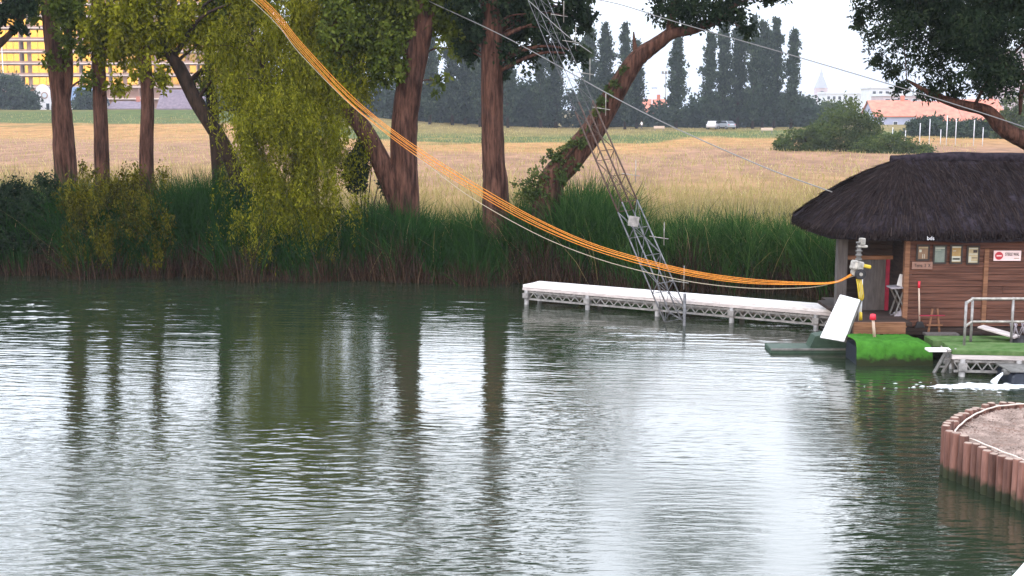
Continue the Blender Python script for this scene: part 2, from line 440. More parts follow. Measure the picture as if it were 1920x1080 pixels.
def water_material():
    m = bpy.data.materials.new('lake_water'); m.use_nodes = True
    t = m.node_tree; b = t.nodes['Principled BSDF']
    b.inputs['Base Color'].default_value = (0.016, 0.024, 0.0125, 1)
    at_ = t.nodes.new('ShaderNodeAttribute'); at_.attribute_name = 'tint'       # how much fine wind ripple roughens the surface there
    rg = t.nodes.new('ShaderNodeMath'); rg.operation = 'ADD'; rg.inputs[1].default_value = 0.035
    t.links.new(at_.outputs['Fac'], rg.inputs[0]); t.links.new(rg.outputs[0], b.inputs['Roughness'])
    b.inputs['IOR'].default_value = 2.3
    g = t.nodes.new('ShaderNodeNewGeometry'); ma = t.nodes.new('ShaderNodeMapping'); ma.inputs['Scale'].default_value = (3.0, 11.0, 1)
    n = t.nodes.new('ShaderNodeTexNoise'); n.inputs['Scale'].default_value = 1.0; n.inputs['Detail'].default_value = 3
    bp = t.nodes.new('ShaderNodeBump'); bp.inputs['Distance'].default_value = 0.012; bp.inputs['Strength'].default_value = 0.5
    t.links.new(g.outputs['Position'], ma.inputs['Vector']); t.links.new(ma.outputs['Vector'], n.inputs['Vector'])
    t.links.new(n.outputs['Fac'], bp.inputs['Height']); t.links.new(bp.outputs['Normal'], b.inputs['Normal'])
    return m
def wet_foot(m):
    t = m.node_tree; b = t.nodes['Principled BSDF']; src = b.inputs['Base Color'].links[0].from_socket
    g = t.nodes.new('ShaderNodeNewGeometry'); sp = t.nodes.new('ShaderNodeSeparateXYZ'); t.links.new(g.outputs['Position'], sp.inputs[0])
    n = t.nodes.new('ShaderNodeTexNoise'); n.inputs['Scale'].default_value = 9; t.links.new(g.outputs['Position'], n.inputs['Vector'])
    a = t.nodes.new('ShaderNodeMath'); a.operation = 'MULTIPLY_ADD'; a.inputs[1].default_value = -0.22; t.links.new(n.outputs['Fac'], a.inputs[0]); t.links.new(sp.outputs['Z'], a.inputs[2])
    r = t.nodes.new('ShaderNodeMapRange'); r.inputs['From Min'].default_value = 0.0; r.inputs['From Max'].default_value = 0.10; t.links.new(a.outputs[0], r.inputs['Value'])
    mi = t.nodes.new('ShaderNodeMix'); mi.data_type = 'RGBA'; mi.inputs[6].default_value = (0.022, 0.026, 0.012, 1)
    t.links.new(r.outputs[0], mi.inputs[0]); t.links.new(src, mi.inputs[7]); t.links.new(mi.outputs[2], b.inputs['Base Color'])
wet_foot(M['pile']); wet_foot(M['carpet_green'])
def vary(m, lo, hi):        # every pile weathered a little differently
    t = m.node_tree; b = t.nodes['Principled BSDF']; src = b.inputs['Base Color'].links[0].from_socket
    oi = t.nodes.new('ShaderNodeObjectInfo'); r = t.nodes.new('ShaderNodeMapRange'); r.inputs['To Min'].default_value = lo; r.inputs['To Max'].default_value = hi
    hs = t.nodes.new('ShaderNodeHueSaturation'); t.links.new(oi.outputs['Random'], r.inputs['Value']); t.links.new(r.outputs[0], hs.inputs['Value'])
    t.links.new(src, hs.inputs['Color']); t.links.new(hs.outputs[0], b.inputs['Base Color'])
vary(M['pile'], .6, 1.25)
M['field'] = field_material()
M['water'] = water_material()

# ------------------------------------------------------------------ ground and water
BX = np.array([-80, -40, -15.5, -8, 0, 4, 7.5, 10, 16, 30, 80.0])
BY = np.array([40, 39.0, 38.3, 37.4, 36.5, 35.3, 34.2, 31.5, 29.5, 28.0, 26.0])
def bank_y(x): return np.interp(x, BX, BY)
def smooth(a, b, t):
    u = np.clip((t - a) / (b - a), 0, 1)
    return u * u * (3 - 2 * u)
def ground_z(x, y):
    x = np.asarray(x, float); y = np.asarray(y, float)
    e = y - bank_y(x) + 0.25 * np.sin(x * 1.7) + 0.15 * np.sin(x * 4.1 + 1)
    z = -1.6 + 2.0 * smooth(-2.2, 0.9, e) + 0.4 * smooth(0.8, 14, e)
    z = z + 3.6 * smooth(170, 285, y) * smooth(10, -55, x - 0.0 * y)
    z = z + 0.10 * np.sin(x * 0.21 + y * 0.13) * smooth(2, 10, e) + 0.05 * np.sin(x * 0.9) * np.sin(y * 0.7) * smooth(1, 4, e)
    return z
xs = np.unique(np.concatenate([np.linspace(-1400, -60, 40), np.linspace(-60, 60, 300), np.linspace(60, 1400, 40)]))
ys = np.unique(np.concatenate([np.linspace(-30, 24, 12), np.linspace(24, 48, 70), np.linspace(48, 330, 150), np.linspace(330, 1500, 40)]))
GX, GY = np.meshgrid(xs, ys)
def grid_faces(ny, nx):
    i = np.arange(ny * nx).reshape(ny, nx)
    return np.stack([i[:-1, :-1], i[:-1, 1:], i[1:, 1:], i[1:, :-1]], -1).reshape(-1, 4)
g = np_mesh('ground', np.stack([GX, GY, ground_z(GX, GY)], -1), grid_faces(len(ys), len(xs)), M['field'], smooth=True)
tag(g, kind='structure')

def make_water():
    rows = [-14.0, 2.0, 6.0, 9.0]
    y = 10.5
    while y < 41.5:
        rows.append(y); y += max(0.011, 0.55 * 1.875 * y * y / (H * F) * 0.9)
    ry = np.array(rows)
    cx = np.concatenate([np.linspace(-80, -20, 30), np.linspace(-19.9, 19.9, 640), np.linspace(20, 80, 30)])
    X, Y = np.meshgrid(cx, ry)
    r = np.random.default_rng(5)
    Z = np.zeros_like(X)
    # wind chop running mostly along the line of sight, many directions and lengths
    patch = 0.75 + 0.35 * np.sin(X * 0.33 + 0.5 * np.sin(Y * 0.41)) * np.sin(Y * 0.27 + 1.3) 
    patch = patch * (1 - 0.66 * smooth(0.015, 0.08, X / np.maximum(Y, 1)) * smooth(0.30, 0.25, X / np.maximum(Y, 1)) * smooth(27.5, 25.5, Y))
    patch = patch * (1 - 0.42 * smooth(0.16, 0.13, np.abs(X / np.maximum(Y, 1) + 0.12)) * smooth(19, 21, Y))
    patch = patch * (1 + 2.6 * smooth(27, 35, Y) * smooth(3, -2, X))
    for k in range(96):
        lam = 0.055 * (0.42 / 0.055) ** r.random() if k % 10 else r.uniform(0.45, 1.2)
        an = r.normal(0, 0.21) + 0.04
        slope = 0.0180 * (0.45 if lam > 0.4 else (0.75 if lam > 0.22 else 1.0))
        kx, ky = 2 * math.pi / lam * math.sin(an), 2 * math.pi / lam * math.cos(an)
        a = slope * lam / (2 * math.pi)
        ph = r.uniform(0, 6.28)
        mod = 1 + 0.6 * np.sin(X * r.uniform(0.2, 0.9) + Y * r.uniform(-0.5, 0.5) + r.uniform(0, 6))
        Z += a * mod * np.sin(kx * X + ky * Y + ph + 0.9 * np.sin(0.6 * X + 0.35 * Y + ph))
    Z *= patch
    Z *= smooth(9.5, 11.5, Y)
    q = X / np.maximum(Y, 1) + 0.018 * np.sin(Y * 0.9) + 0.01 * np.sin(Y * 2.3 + X)
    ruf = 0.13 * smooth(0.01, 0.10, q) * smooth(0.285, 0.235, q) * smooth(27.8, 25.2, Y + 0.5 * np.sin(X * 1.1)) + 0.10 * smooth(22, 17, Y) * smooth(0.05, -0.02, q)
    ruf = ruf * (0.85 + 0.25 * np.sin(X * 0.8 + Y * 1.7) * np.sin(Y * 0.6 + 1))
    return np_mesh('lake_water', np.stack([X, Y, Z], -1), grid_faces(len(ry), len(cx)), M['water'], None, np.clip(ruf, 0, 1).ravel(), smooth=True)
tag(make_water(), kind='structure')

# ------------------------------------------------------------------ leaf clouds
def unit(v): return v / np.maximum(np.linalg.norm(v, axis=-1, keepdims=True), 1e-6)
def leaf_verts(C, L, W, rng, droop=0.25):
    n = len(C)
    d = rng.normal(size=(n, 3)); d[:, 2] -= droop * 2; d = unit(d)
    s = unit(np.cross(d, rng.normal(size=(n, 3))))
    l = (L * rng.uniform(0.6, 1.35, n))[:, None]; w = (W * rng.uniform(0.7, 1.3, n))[:, None]
    V = np.stack([C, C + d * l * 0.45 + s * w * 0.5, C + d * l, C + d * l * 0.45 - s * w * 0.5], 1)
    return V.reshape(-1, 3), np.arange(4 * n).reshape(n, 4)
def cloud(blobs, rng, per=36, shell=0.5, spread=0.16, hang=1.0):
    """blobs: (centre, radii, leaves) -> leaf centres in clusters, and a tint per leaf"""
    Cs, Ts = [], []
    for c, rad, n in blobs:
        k = max(3, int(n / per))
        u = unit(rng.normal(size=(k, 3))) * (rng.random((k, 1)) ** shell)
        sub = np.asarray(c) + u * np.asarray(rad)
        idx = rng.integers(0, k, n)
        sg = spread * float(np.mean(rad)) * rng.uniform(0.6, 1.5, k)
        C = sub[idx] + rng.normal(size=(n, 3)) * sg[idx][:, None] * np.array((hang ** -.5, hang ** -.5, hang))
        t = rng.uniform(0.0, 0.85, k)[idx] + rng.normal(0, 0.17, n)
        Cs.append(C); Ts.append(np.clip(t, 0, 1))
    return np.concatenate(Cs), np.concatenate(Ts)
def leaves(name, blobs, L, W, mat, parent, rng, per=36, shell=0.5, spread=0.16, droop=0.25, hang=1.0):
    C, T = cloud(blobs, rng, per, shell, spread, hang)
    V, Fq = leaf_verts(C, L, W, rng, droop)
    return np_mesh(name, V, Fq, mat, parent, np.repeat(T, 4))
def trunk_mesh(paths, twigs, mat, root, name='trunk', seed=0):
    mb = MB()
    for i, (pts, rad) in enumerate(paths):
        Q, RR = spline(pts, rad, 6)
        mb.tube(Q, RR, 12, jit=0.06, seed=seed + i)
    allp = [(np.asarray(q), r) for pts, rad in paths for q, r in zip(*spline(pts, rad, 6))]
    rr = random.Random(seed)
    for c in twigs:
        c = np.asarray(c)
        best = min(allp, key=lambda a: np.linalg.norm(a[0] - c) + 1.3 * max(0, a[0][2] - c[2] + 0.3) )
        a = best[0]; L = np.linalg.norm(c - a)
        if L < 0.15: continue
        mid = (a + c) / 2 + np.array((rr.uniform(-.1, .1), rr.uniform(-.1, .1), 0.12)) * L
        r0 = min(best[1] * 0.5, 0.018 + 0.022 * L)
        Q, RR = spline([a, mid, c], [r0, r0 * 0.6, r0 * 0.25], 4)
        mb.tube(Q, RR, 6, jit=0.05, seed=seed)
    return mb.build(name, mat, root)
def tree(name, label, cat, group, paths, blobs, L, W, bark, leaf, seed, per=36, spread=0.16, shell=0.5, droop=0.25, twig_max=60, hang=1.0):
    rng = np.random.default_rng(seed)
    base = paths[0][0][0]
    root = empty(name, Vector(base), label, cat, group)
    trunk_mesh(paths, [b[0] for b in blobs][:twig_max], M[bark], root, seed=seed)
    leaves('crown', blobs, L, W, M[leaf], root, rng, per, shell, spread, droop, hang)
    return root
def pb(px, py, Y, rx, rz, n, ry=None):
    """a leaf blob seen round (px, py) at distance Y, radii in metres"""
    return (at(px, py, Y), (rx, ry or (rx + rz) / 2, rz), n)
def high(px, Y, n=3600, seed=0, z0=14.6, z1=25, r=2.3):
    n = int(n * 1.7)
    """the tall crown above the frame"""
    rr = random.Random(seed); x = at(px, 0, Y)[0]
    return [((x + rr.uniform(-1.3, 1.3), Y + rr.uniform(-1.2, 1.2), z), (r * rr.uniform(.7, 1.1), r * rr.uniform(.7, 1.1), 1.7), n // 4)
            for z in np.linspace(z0 + 1.2, z1, 6)] + [((x + rr.uniform(-.5, .5), Y - 1.3 + rr.uniform(-.3, .3), z), (1.1, .6, 1.1), n // 9) for z in (15.2, 16.6, 18.2, 20)]

# ------------------------------------------------------------------ the row of tall trees on the far bank
G_TALL = 'tall trees along the far bank'
def scatter(x0, x1, y0, y1, Y, n, seed, nl=330, r=.42, keep=1.0):
    rr = random.Random(seed); y0 = max(y0, -25)
    return [pb(rr.uniform(x0, x1), y0 + (y1 - y0) * rr.random() ** 1.25, Y + rr.uniform(-.9, .9), r * rr.uniform(.7, 1.3), r * rr.uniform(.6, 1.1), int(nl * rr.uniform(.6, 1.3))) for _ in range(n)]
def gb(px, py, Y):
    p = at(px, py, Y); p[2] = float(ground_z(p[0], Y)) - 0.15
    return p
def top(px, Y, z):
    return np.array((at(px, 0, Y)[0], Y, z))
Y1 = 40.0
tree('tall_tree', 'thick tall tree forking low into two stems, furthest left of the bank row', 'tree', G_TALL,
     [([gb(126, 400, Y1), at(124, 340, Y1), at(118, 240, Y1), at(112, 165, Y1), at(96, 60, Y1), at(88, -60, Y1), top(90, Y1, 15), top(92, Y1, 25)],
       [0.40, 0.35, 0.32, 0.28, 0.23, 0.22, 0.20, 0.06]),
      ([at(118, 200, Y1), at(128, 140, Y1), at(128, 60, Y1 + .3), at(142, -60, Y1 + .6)], [0.2, 0.15, 0.13, 0.05])],
     [pb(60, 15, Y1, .55, .5, 500), pb(130, 20, 39.3, .6, .55, 900), pb(150, 80, 39.3, .45, .4, 420), pb(165, 150, 39.4, .35, .35, 240), pb(100, -40, Y1, 1.4, .5, 1100)]
     + scatter(95, 175, -60, 150, 39.4, 6, 101) + high(90, Y1, 7000, 1), 0.15, 0.085, 'bark', 'leaf_green', 21, per=24, hang=1.4, droop=.4)
tree('tall_tree', 'slender straight tall tree right of the forked one, olive leaves at its top', 'tree', G_TALL,
     [([gb(192, 400, 39.6), at(191, 300, 39.6), at(187, 170, 39.6), at(183, 40, 39.6), at(180, -80, 39.6), top(180, 39.6, 15), top(176, 39.6, 25)],
       [0.25, 0.225, 0.205, 0.19, 0.17, 0.15, 0.05])],
     [pb(200, 25, 39.2, .8, .6, 1100), pb(225, 90, 39.2, .55, .5, 520), pb(220, 160, 39.3, .4, .3, 260), pb(240, 30, 39.6, .7, .4, 700), pb(180, 80, 39.0, .3, .5, 260)]
     + scatter(150, 265, -60, 105, 39.3, 11, 102) + high(180, 39.6, 6000, 2), 0.15, 0.085, 'bark', 'leaf_olive', 22, per=22, hang=1.7, droop=.5)
tree('tall_tree', 'thin straight tall tree with a pale lower stem, before the houses', 'tree', G_TALL,
     [([gb(274, 400, 39.2), at(275, 290, 39.2), at(277, 180, 39.2), at(268, 60, 39.2), at(264, -60, 39.2), top(266, 39.2, 15), top(268, 39.2, 24)],
       [0.22, 0.21, 0.19, 0.17, 0.16, 0.13, 0.04])],
     [pb(275, 60, 38.9, .55, .7, 1000), pb(300, 140, 38.9, .45, .45, 420), pb(285, 10, 39.2, .8, .4, 800), pb(260, 130, 39.0, .3, .35, 260), pb(320, 60, 39.4, .5, .5, 420)]
     + scatter(235, 335, -60, 95, 39.0, 8, 103) + high(266, 39.2, 5000, 3), 0.14, 0.08, 'bark', 'leaf_olive', 23, per=22, hang=1.7, droop=.5)
tree('leaning_tree', 'dark crooked tree leaning far left, its trunk crossing the white houses', 'tree', None,
     [([gb(462, 400, 39.4), at(448, 345, 39.4), at(418, 270, 39.4), at(368, 190, 39.4), at(335, 125, 39.4), at(305, 85, 39.4), at(270, 20, 39.6)],
       [0.27, 0.25, 0.23, 0.22, 0.2, 0.14, 0.05])],
     [pb(345, 20, 39.2, .9, .5, 1100), pb(370, 75, 39.2, .7, .45, 800), pb(425, 120, 39.2, .6, .5, 620), pb(330, 60, 39.0, .4, .5, 320)] + scatter(300, 480, -50, 130, 39.2, 14, 104),
     0.13, 0.075, 'bark_dark', 'leaf_olive', 24, per=22, hang=1.7, droop=.5)
tree('tall_tree', 'slim tall tree behind the leaning one, left of the hanging willow', 'tree', G_TALL,
     [([gb(412, 400, 40.2), at(408, 310, 40.2), at(400, 220, 40.2), at(394, 130, 40.2), at(392, 0, 40.2), top(392, 40.2, 15), top(396, 40.2, 24)],
       [0.2, 0.19, 0.18, 0.16, 0.15, 0.12, 0.04])],
     [pb(410, 30, 39.9, .9, .6, 1100), pb(450, 75, 39.9, .7, .5, 800), pb(380, 150, 40, .5, .3, 260), pb(440, 170, 40, .6, .45, 460), pb(470, 20, 40, .7, .5, 700)]
     + scatter(370, 500, -60, 200, 40.0, 17, 105) + high(392, 40.2, 5000, 4), 0.14, 0.08, 'bark_dark', 'leaf_green', 25, per=24, hang=1.4, droop=.4)
# the hanging willow that reaches the water
wb = []
rw = random.Random(3)
for i in range(120):
    x = 545 + rw.gauss(0, 62); y = rw.uniform(-10, 225)
    wb.append(pb(x, y, 38.7 + rw.uniform(-.7, .7), .5, .5, 330))
for i in range(120):
    x = 540 + 98 * rw.uniform(-1, 1) * (1 - .25 * rw.random()); y = rw.uniform(190, 492)
    wb.append(pb(x, y, 37.6 + rw.uniform(-.7, .6), .30, .55, 300))
for i in range(34):
    x = rw.uniform(560, 700); y = rw.uniform(20, 180)
    wb.append(pb(x, y, 38.9 + rw.uniform(-.5, .5), .5, .4, 300))
for i in range(46):      # loose outer strands
    x = rw.choice((rw.uniform(415, 460), rw.uniform(620, 705), rw.uniform(430, 690))); y = rw.uniform(120, 440)
    wb.append(pb(x, y, 37.9 + rw.uniform(-.6, .8), .4, .5, 95))
tree('willow_tree', 'olive green willow whose hanging leaves reach down to the water', 'tree', None,
     [([gb(562, 460, 38.9), at(564, 380, 38.9), at(570, 250, 38.9), at(566, 120, 39.1), at(560, 0, 39.2), top(560, 39.2, 11), top(560, 39.2, 15), top(562, 39.2, 23)],
       [0.36, 0.33, 0.3, 0.28, 0.27, 0.26, 0.23, 0.05]),
      ([at(572, 260, 38.9), at(610, 180, 38.6), at(640, 60, 38.6)], [0.14, 0.1, 0.03]),
      ([at(568, 300, 38.9), at(520, 200, 38.6), at(480, 90, 38.6)], [0.14, 0.1, 0.03])],
     [(c, r, int(n * 1.45)) for c, r, n in wb] + high(560, 39.2, 5000, 5), 0.115, 0.036, 'bark_dark', 'leaf_olive', 26, per=20, droop=0.8, twig_max=90, hang=2.6, spread=.2)
tree('tall_tree', 'thick reddish tall tree with a second stem leaning left from its foot', 'tree', G_TALL,
     [([gb(764, 440, 38.6), at(760, 370, 38.6), at(757, 270, 38.6), at(765, 180, 38.6), at(782, 90, 38.6), at(792, 0, 38.6), top(770, 38.8, 11), top(760, 38.8, 15.5), top(758, 38.8, 25)],
       [0.46, 0.42, 0.40, 0.39, 0.37, 0.34, 0.33, 0.27, 0.06]),
      ([at(752, 395, 38.6), at(728, 335, 38.5), at(695, 265, 38.4), at(655, 200, 38.4), at(636, 140, 38.5), at(622, 60, 38.6)], [0.34, 0.32, 0.29, 0.26, 0.2, 0.08]),
      ([at(786, 110, 38.6), at(800, 60, 38.4), at(830, -20, 38.4)], [0.2, 0.16, 0.07])],
     [pb(700, 20, 38.6, 1.0, .5, 1300), pb(680, 85, 38.5, .8, .45, 1000), pb(740, 60, 38.3, .6, .5, 700), pb(650, 140, 38.4, .6, .4, 560), pb(715, 140, 38.4, .45, .4, 420),
      pb(830, 20, 38.6, .7, .5, 650), pb(850, 90, 38.6, .5, .5, 300), pb(820, 150, 38.6, .35, .4, 150), pb(770, 10, 38.2, .6, .4, 600), pb(735, 110, 38.2, .3, .3, 200)]
     + scatter(610, 760, -60, 150, 38.5, 46, 106) + scatter(740, 870, -50, 60, 38.4, 14, 107) + high(765, 38.8, 7000, 6), 0.14, 0.085, 'bark', 'leaf_green', 27, per=24, hang=1.4, droop=.4)
tree('tall_tree', 'reddish straight tall tree standing alone, right of the double stemmed one', 'tree', G_TALL,
     [([gb(930, 420, 37.6), at(929, 360, 37.6), at(925, 300, 37.6), at(922, 180, 37.6), at(921, 60, 37.6), at(918, -60, 37.6), top(912, 37.6, 11), top(910, 37.6, 15.5), top(908, 37.6, 25)],
       [0.46, 0.39, 0.345, 0.33, 0.32, 0.31, 0.3, 0.25, 0.06])],
     [pb(880, 10, 37.6, .8, .5, 620), pb(960, 20, 37.6, .7, .5, 620), pb(1010, 50, 37.8, .7, .55, 700), pb(1050, 90, 37.8, .5, .5, 420), pb(985, 110, 37.8, .4, .5, 330),
      pb(1075, 30, 37.8, .5, .5, 420), pb(940, 130, 37.8, .3, .4, 130), pb(1000, 0, 37.6, 1.0, .4, 620), pb(900, 60, 37.2, .25, .5, 180)]
     + scatter(860, 1105, -60, 110, 37.7, 34, 108, 300, .38) + high(912, 37.6, 7500, 7), 0.15, 0.095, 'bark', 'leaf_dark', 28, per=24)
# the leaning one with a crown of its own
tree('leaning_tree', 'mossy tree leaning right over the field, bent trunk under a small dark crown', 'tree', None,
     [([gb(1012, 420, 37.2), at(1030, 355, 37.2), at(1070, 300, 37.2), at(1115, 240, 37.2), at(1150, 180, 37.2), at(1180, 130, 37.2), at(1200, 105, 37.2), at(1235, 80, 37.2), at(1262, 62, 37.2), at(1310, 52, 37.2), at(1370, 20, 37.2), at(1420, -60, 37.3)],
       [0.46, 0.40, 0.37, 0.34, 0.31, 0.27, 0.25, 0.20, 0.17, 0.13, 0.10, 0.04]),
      ([at(1196, 108, 37.2), at(1190, 85, 37.2), at(1188, 60, 37.3)], [0.1, 0.06, 0.02]),
      ([at(1255, 66, 37.2), at(1262, 20, 37.2), at(1280, -60, 37.2), at(1300, -150, 37.2)], [0.14, 0.11, 0.08, 0.03])],
     [pb(1255, 15, 37.2, .7, .5, 1100), pb(1310, 20, 37.0, .7, .5, 1300), pb(1370, 20, 37.2, .6, .45, 1000), pb(1230, -40, 37.3, .6, .5, 900), pb(1320, -50, 37.2, 1.1, .7, 1800),
      pb(1420, -25, 37.2, .8, .5, 1100), pb(1300, -120, 37.2, 1.1, .7, 1500), pb(1400, -110, 37.2, .9, .6, 1200), pb(1340, -180, 37.2, .9, .6, 1000), pb(1450, -5, 37.2, .5, .22, 300), pb(1400, 60, 37.3, .4, .3, 220)],
     0.15, 0.07, 'bark', 'leaf_dark', 29, per=24)
# moss and ivy on and beside it: a climber
iv = empty('ivy', Vector(gb(1040, 400, 37.0)), 'green ivy climbing the leaning trunk from its foot upwards', 'ivy')
ib = [pb(1020, 340, 37.0, .45, .4, 700), pb(1045, 300, 37.0, .4, .4, 700), pb(1068, 272, 36.95, .28, .28, 380), pb(1005, 365, 37, .5, .3, 500), pb(1120, 215, 36.95, .18, .2, 170),
      pb(1140, 175, 36.95, .16, .25, 200), pb(1165, 135, 36.95, .14, .2, 150), pb(1100, 245, 36.95, .2, .2, 200), pb(1075, 300, 36.95, .2, .3, 200), pb(1055, 330, 36.8, .2, .25, 220), pb(1132, 195, 36.9, .16, .2, 220), pb(1152, 155, 36.9, .14, .2, 180), pb(1090, 265, 36.85, .18, .2, 220), pb(985, 355, 37.0, .45, .3, 420)]
leaves('foliage', ib, 0.10, 0.07, M['leaf_bush'], iv, np.random.default_rng(41))
m_ = MB(); m_.tube([gb(1020, 400, 36.85), at(1052, 312, 36.8), at(1110, 236, 36.85), at(1165, 140, 36.9)], [0.05, 0.04, 0.03, 0.015], 6); m_.build('stem', M['bark_dark'], iv)
# tree off the frame to the left whose dark bough reaches in
tree('overhanging_tree', 'dark leaved bough hanging in at the top left corner', 'tree', None,
     [([gb(-150, 420, 37.5), at(-150, 250, 37.5), at(-120, 150, 37.5), at(-40, 110, 37.5), at(10, 72, 37.5), at(40, 35, 37.5), at(60, -20, 37.5)], [0.4, 0.36, 0.25, 0.16, 0.1, 0.07, 0.03]),
      ([at(-145, 200, 37.5), at(-170, 0, 37.5), at(-180, -300, 37.5), at(-180, -600, 37.5)], [0.3, 0.25, 0.2, 0.05])],
     [pb(15, 20, 37.4, .5, .4, 900), pb(50, 0, 37.4, .5, .4, 700), pb(-30, 40, 37.4, .6, .5, 600), pb(40, 50, 37.4, .3, .2, 220), pb(-160, -200, 37.5, 1.6, 1.5, 1800), pb(-190, -450, 37.5, 1.8, 2, 1800)],
     0.15, 0.085, 'bark_dark', 'leaf_dark', 30)
# big tree on the right, behind the hut; its trunk stands outside the frame
YR = 32.0
bl = []
rw = random.Random(9)
for i in range(330):
    x = rw.uniform(1640, 2200); y = rw.uniform(-330, 165)
    edge = 1640 + 45 * math.sin(y * 0.02) + (90 if y > 110 else 0)
    lim = 150 + 50 * math.sin((x - 1640) / 90.0)
    if x < edge or y > lim: continue
    if 1900 < x < 2010 and y > 90: continue
    bl.append(pb(x, y, YR + rw.uniform(-1.8, 1.8), .62, .42, 560, .6))
for x, y, r in ((1622, 20, .3), (1640, 70, .34), (1650, 110, .3), (1672, 140, .28), (1690, 165, .25), (1735, 175, .32), (1790, 175, .3), (1850, 160, .3), (1615, -10, .3), (1610, 40, .2)):
    bl.append(pb(x, y, YR + rw.uniform(-.4, .4), r, r * .8, 260, r))
tree('broad_tree', 'large dark leaved tree spreading over the hut from the right edge', 'tree', None,
     [([gb(2090, 420, YR), at(2060, 330, YR), at(2030, 290, YR), at(2010, 240, YR), at(2005, 120, YR), at(2010, -60, YR), at(2020, -300, YR)], [0.55, 0.46, 0.42, 0.34, 0.28, 0.2, 0.05]),
      ([at(2035, 300, YR), at(1990, 292, YR - .2), at(1925, 264, YR - .3), at(1880, 240, YR - .3), at(1850, 208, YR - .3), at(1800, 196, YR - .3), at(1755, 180, YR - .2), at(1700, 150, YR)], [0.3, 0.27, 0.22, 0.19, 0.155, 0.13, 0.09, 0.03]),
      ([at(2005, 200, YR), at(1950, 150, YR), at(1905, 138, YR), at(1860, 110, YR), at(1780, 60, YR)], [0.2, 0.14, 0.10, 0.08, 0.03]),
      ([at(2008, 150, YR), at(1924, 160, YR), at(1912, 215, YR)], [0.12, 0.08, 0.03])],
     bl, 0.13, 0.05, 'bark', 'leaf_dark', 31, per=30, spread=0.2)

# ------------------------------------------------------------------ bushes and reeds at the far waterline
def bush(name, label, blobs, leaf, base, seed, L=0.12, W=0.06, group=None, droop=0.25):
    root = empty(name, Vector(base), label, 'bush', group)
    rng = np.random.default_rng(seed)
    leaves('foliage', blobs, L, W, M[leaf], root, rng, per=22, droop=droop, hang=1 + droop * 1.6)
    mb = MB()
    for b in blobs[::2]:
        b = np.asarray(b[0]); a = np.asarray(base)
        mb.tube([a, (a + b) / 2 + np.array((0, 0, .15)), b], [0.035, 0.022, 0.008], 5)
    mb.build('stem', M['bark_dark'], root)
    return root
rw = random.Random(12)
bush('willow_bush', 'olive green bush over the water below the slender trunks', [pb(rw.uniform(125, 310), rw.uniform(330, 492), 37.7 + rw.uniform(-.5, .4), .4, .4, 330) for i in range(60)],
     'leaf_olive_dark', gb(215, 480, 38.5), 51, L=.105, W=.042, droop=.8)
bush('dark_bush', 'dark green bush at the water on the left edge', [pb(rw.uniform(-60, 100), rw.uniform(350, 470), 38.3 + rw.uniform(-.5, .5), .45, .4, 300) for i in range(34)],
     'leaf_dark', gb(30, 480, 39.2), 52)
bush('dark_bush', 'very dark round bush tucked under the left leaning second stem', [pb(rw.gauss(680, 26), rw.uniform(275, 350), 38.9 + rw.uniform(-.4, .3), .3, .3, 330) for i in range(14)],
     'leaf_dark', gb(680, 400, 39.0), 53)
bush('young_bush', 'pale green young bush on the bank behind the willow', [pb(rw.uniform(420, 520), rw.uniform(300, 400), 39.6 + rw.uniform(-.3, .3), .35, .35, 220) for i in range(12)],
     'leaf_bush', gb(470, 420, 39.7), 54)

def blades(name, X, Y, Z, Hh, Wd, mat, rng, lean=0.18, arch=0.25, tint=(0.1, 0.9)):
    n = len(X)
    a = rng.uniform(0, 2 * math.pi, n); fa = rng.uniform(0, 2 * math.pi, n)
    ln = np.abs(rng.normal(0, lean, n)); ar = np.abs(rng.normal(0, arch, n))
    V = []
    sx, sy = np.cos(fa), np.sin(fa)
    for k, t in enumerate((0.0, 0.4, 0.75, 1.0)):
        off = Hh * (ln * t + ar * t ** 3)
        z = Z + Hh * (t - 0.35 * ar * t ** 3)
        w = Wd * (1.0, 0.9, 0.6, 0.06)[k] * 0.5
        cx, cy = X + np.cos(a) * off, Y + np.sin(a) * off
        V.append(np.stack([cx - sx * w, cy - sy * w, z], -1)); V.append(np.stack([cx + sx * w, cy + sy * w, z], -1))
    V = np.stack(V, 1)  # n, 8, 3
    b = (np.arange(n) * 8)[:, None]
    Fq = np.concatenate([b + np.array([[0, 1, 3, 2]]), b + np.array([[2, 3, 5, 4]]), b + np.array([[4, 5, 7, 6]])], 0)
    t = np.repeat(rng.uniform(*tint, n), 8)
    return np_mesh(name, V.reshape(-1, 3), Fq, mat, None, t)
def shore(x): return bank_y(x) + 0.28 * np.sin(x * 1.15) + 0.2 * np.sin(x * 2.7 + 1) + 0.1 * np.sin(x * 6.1)
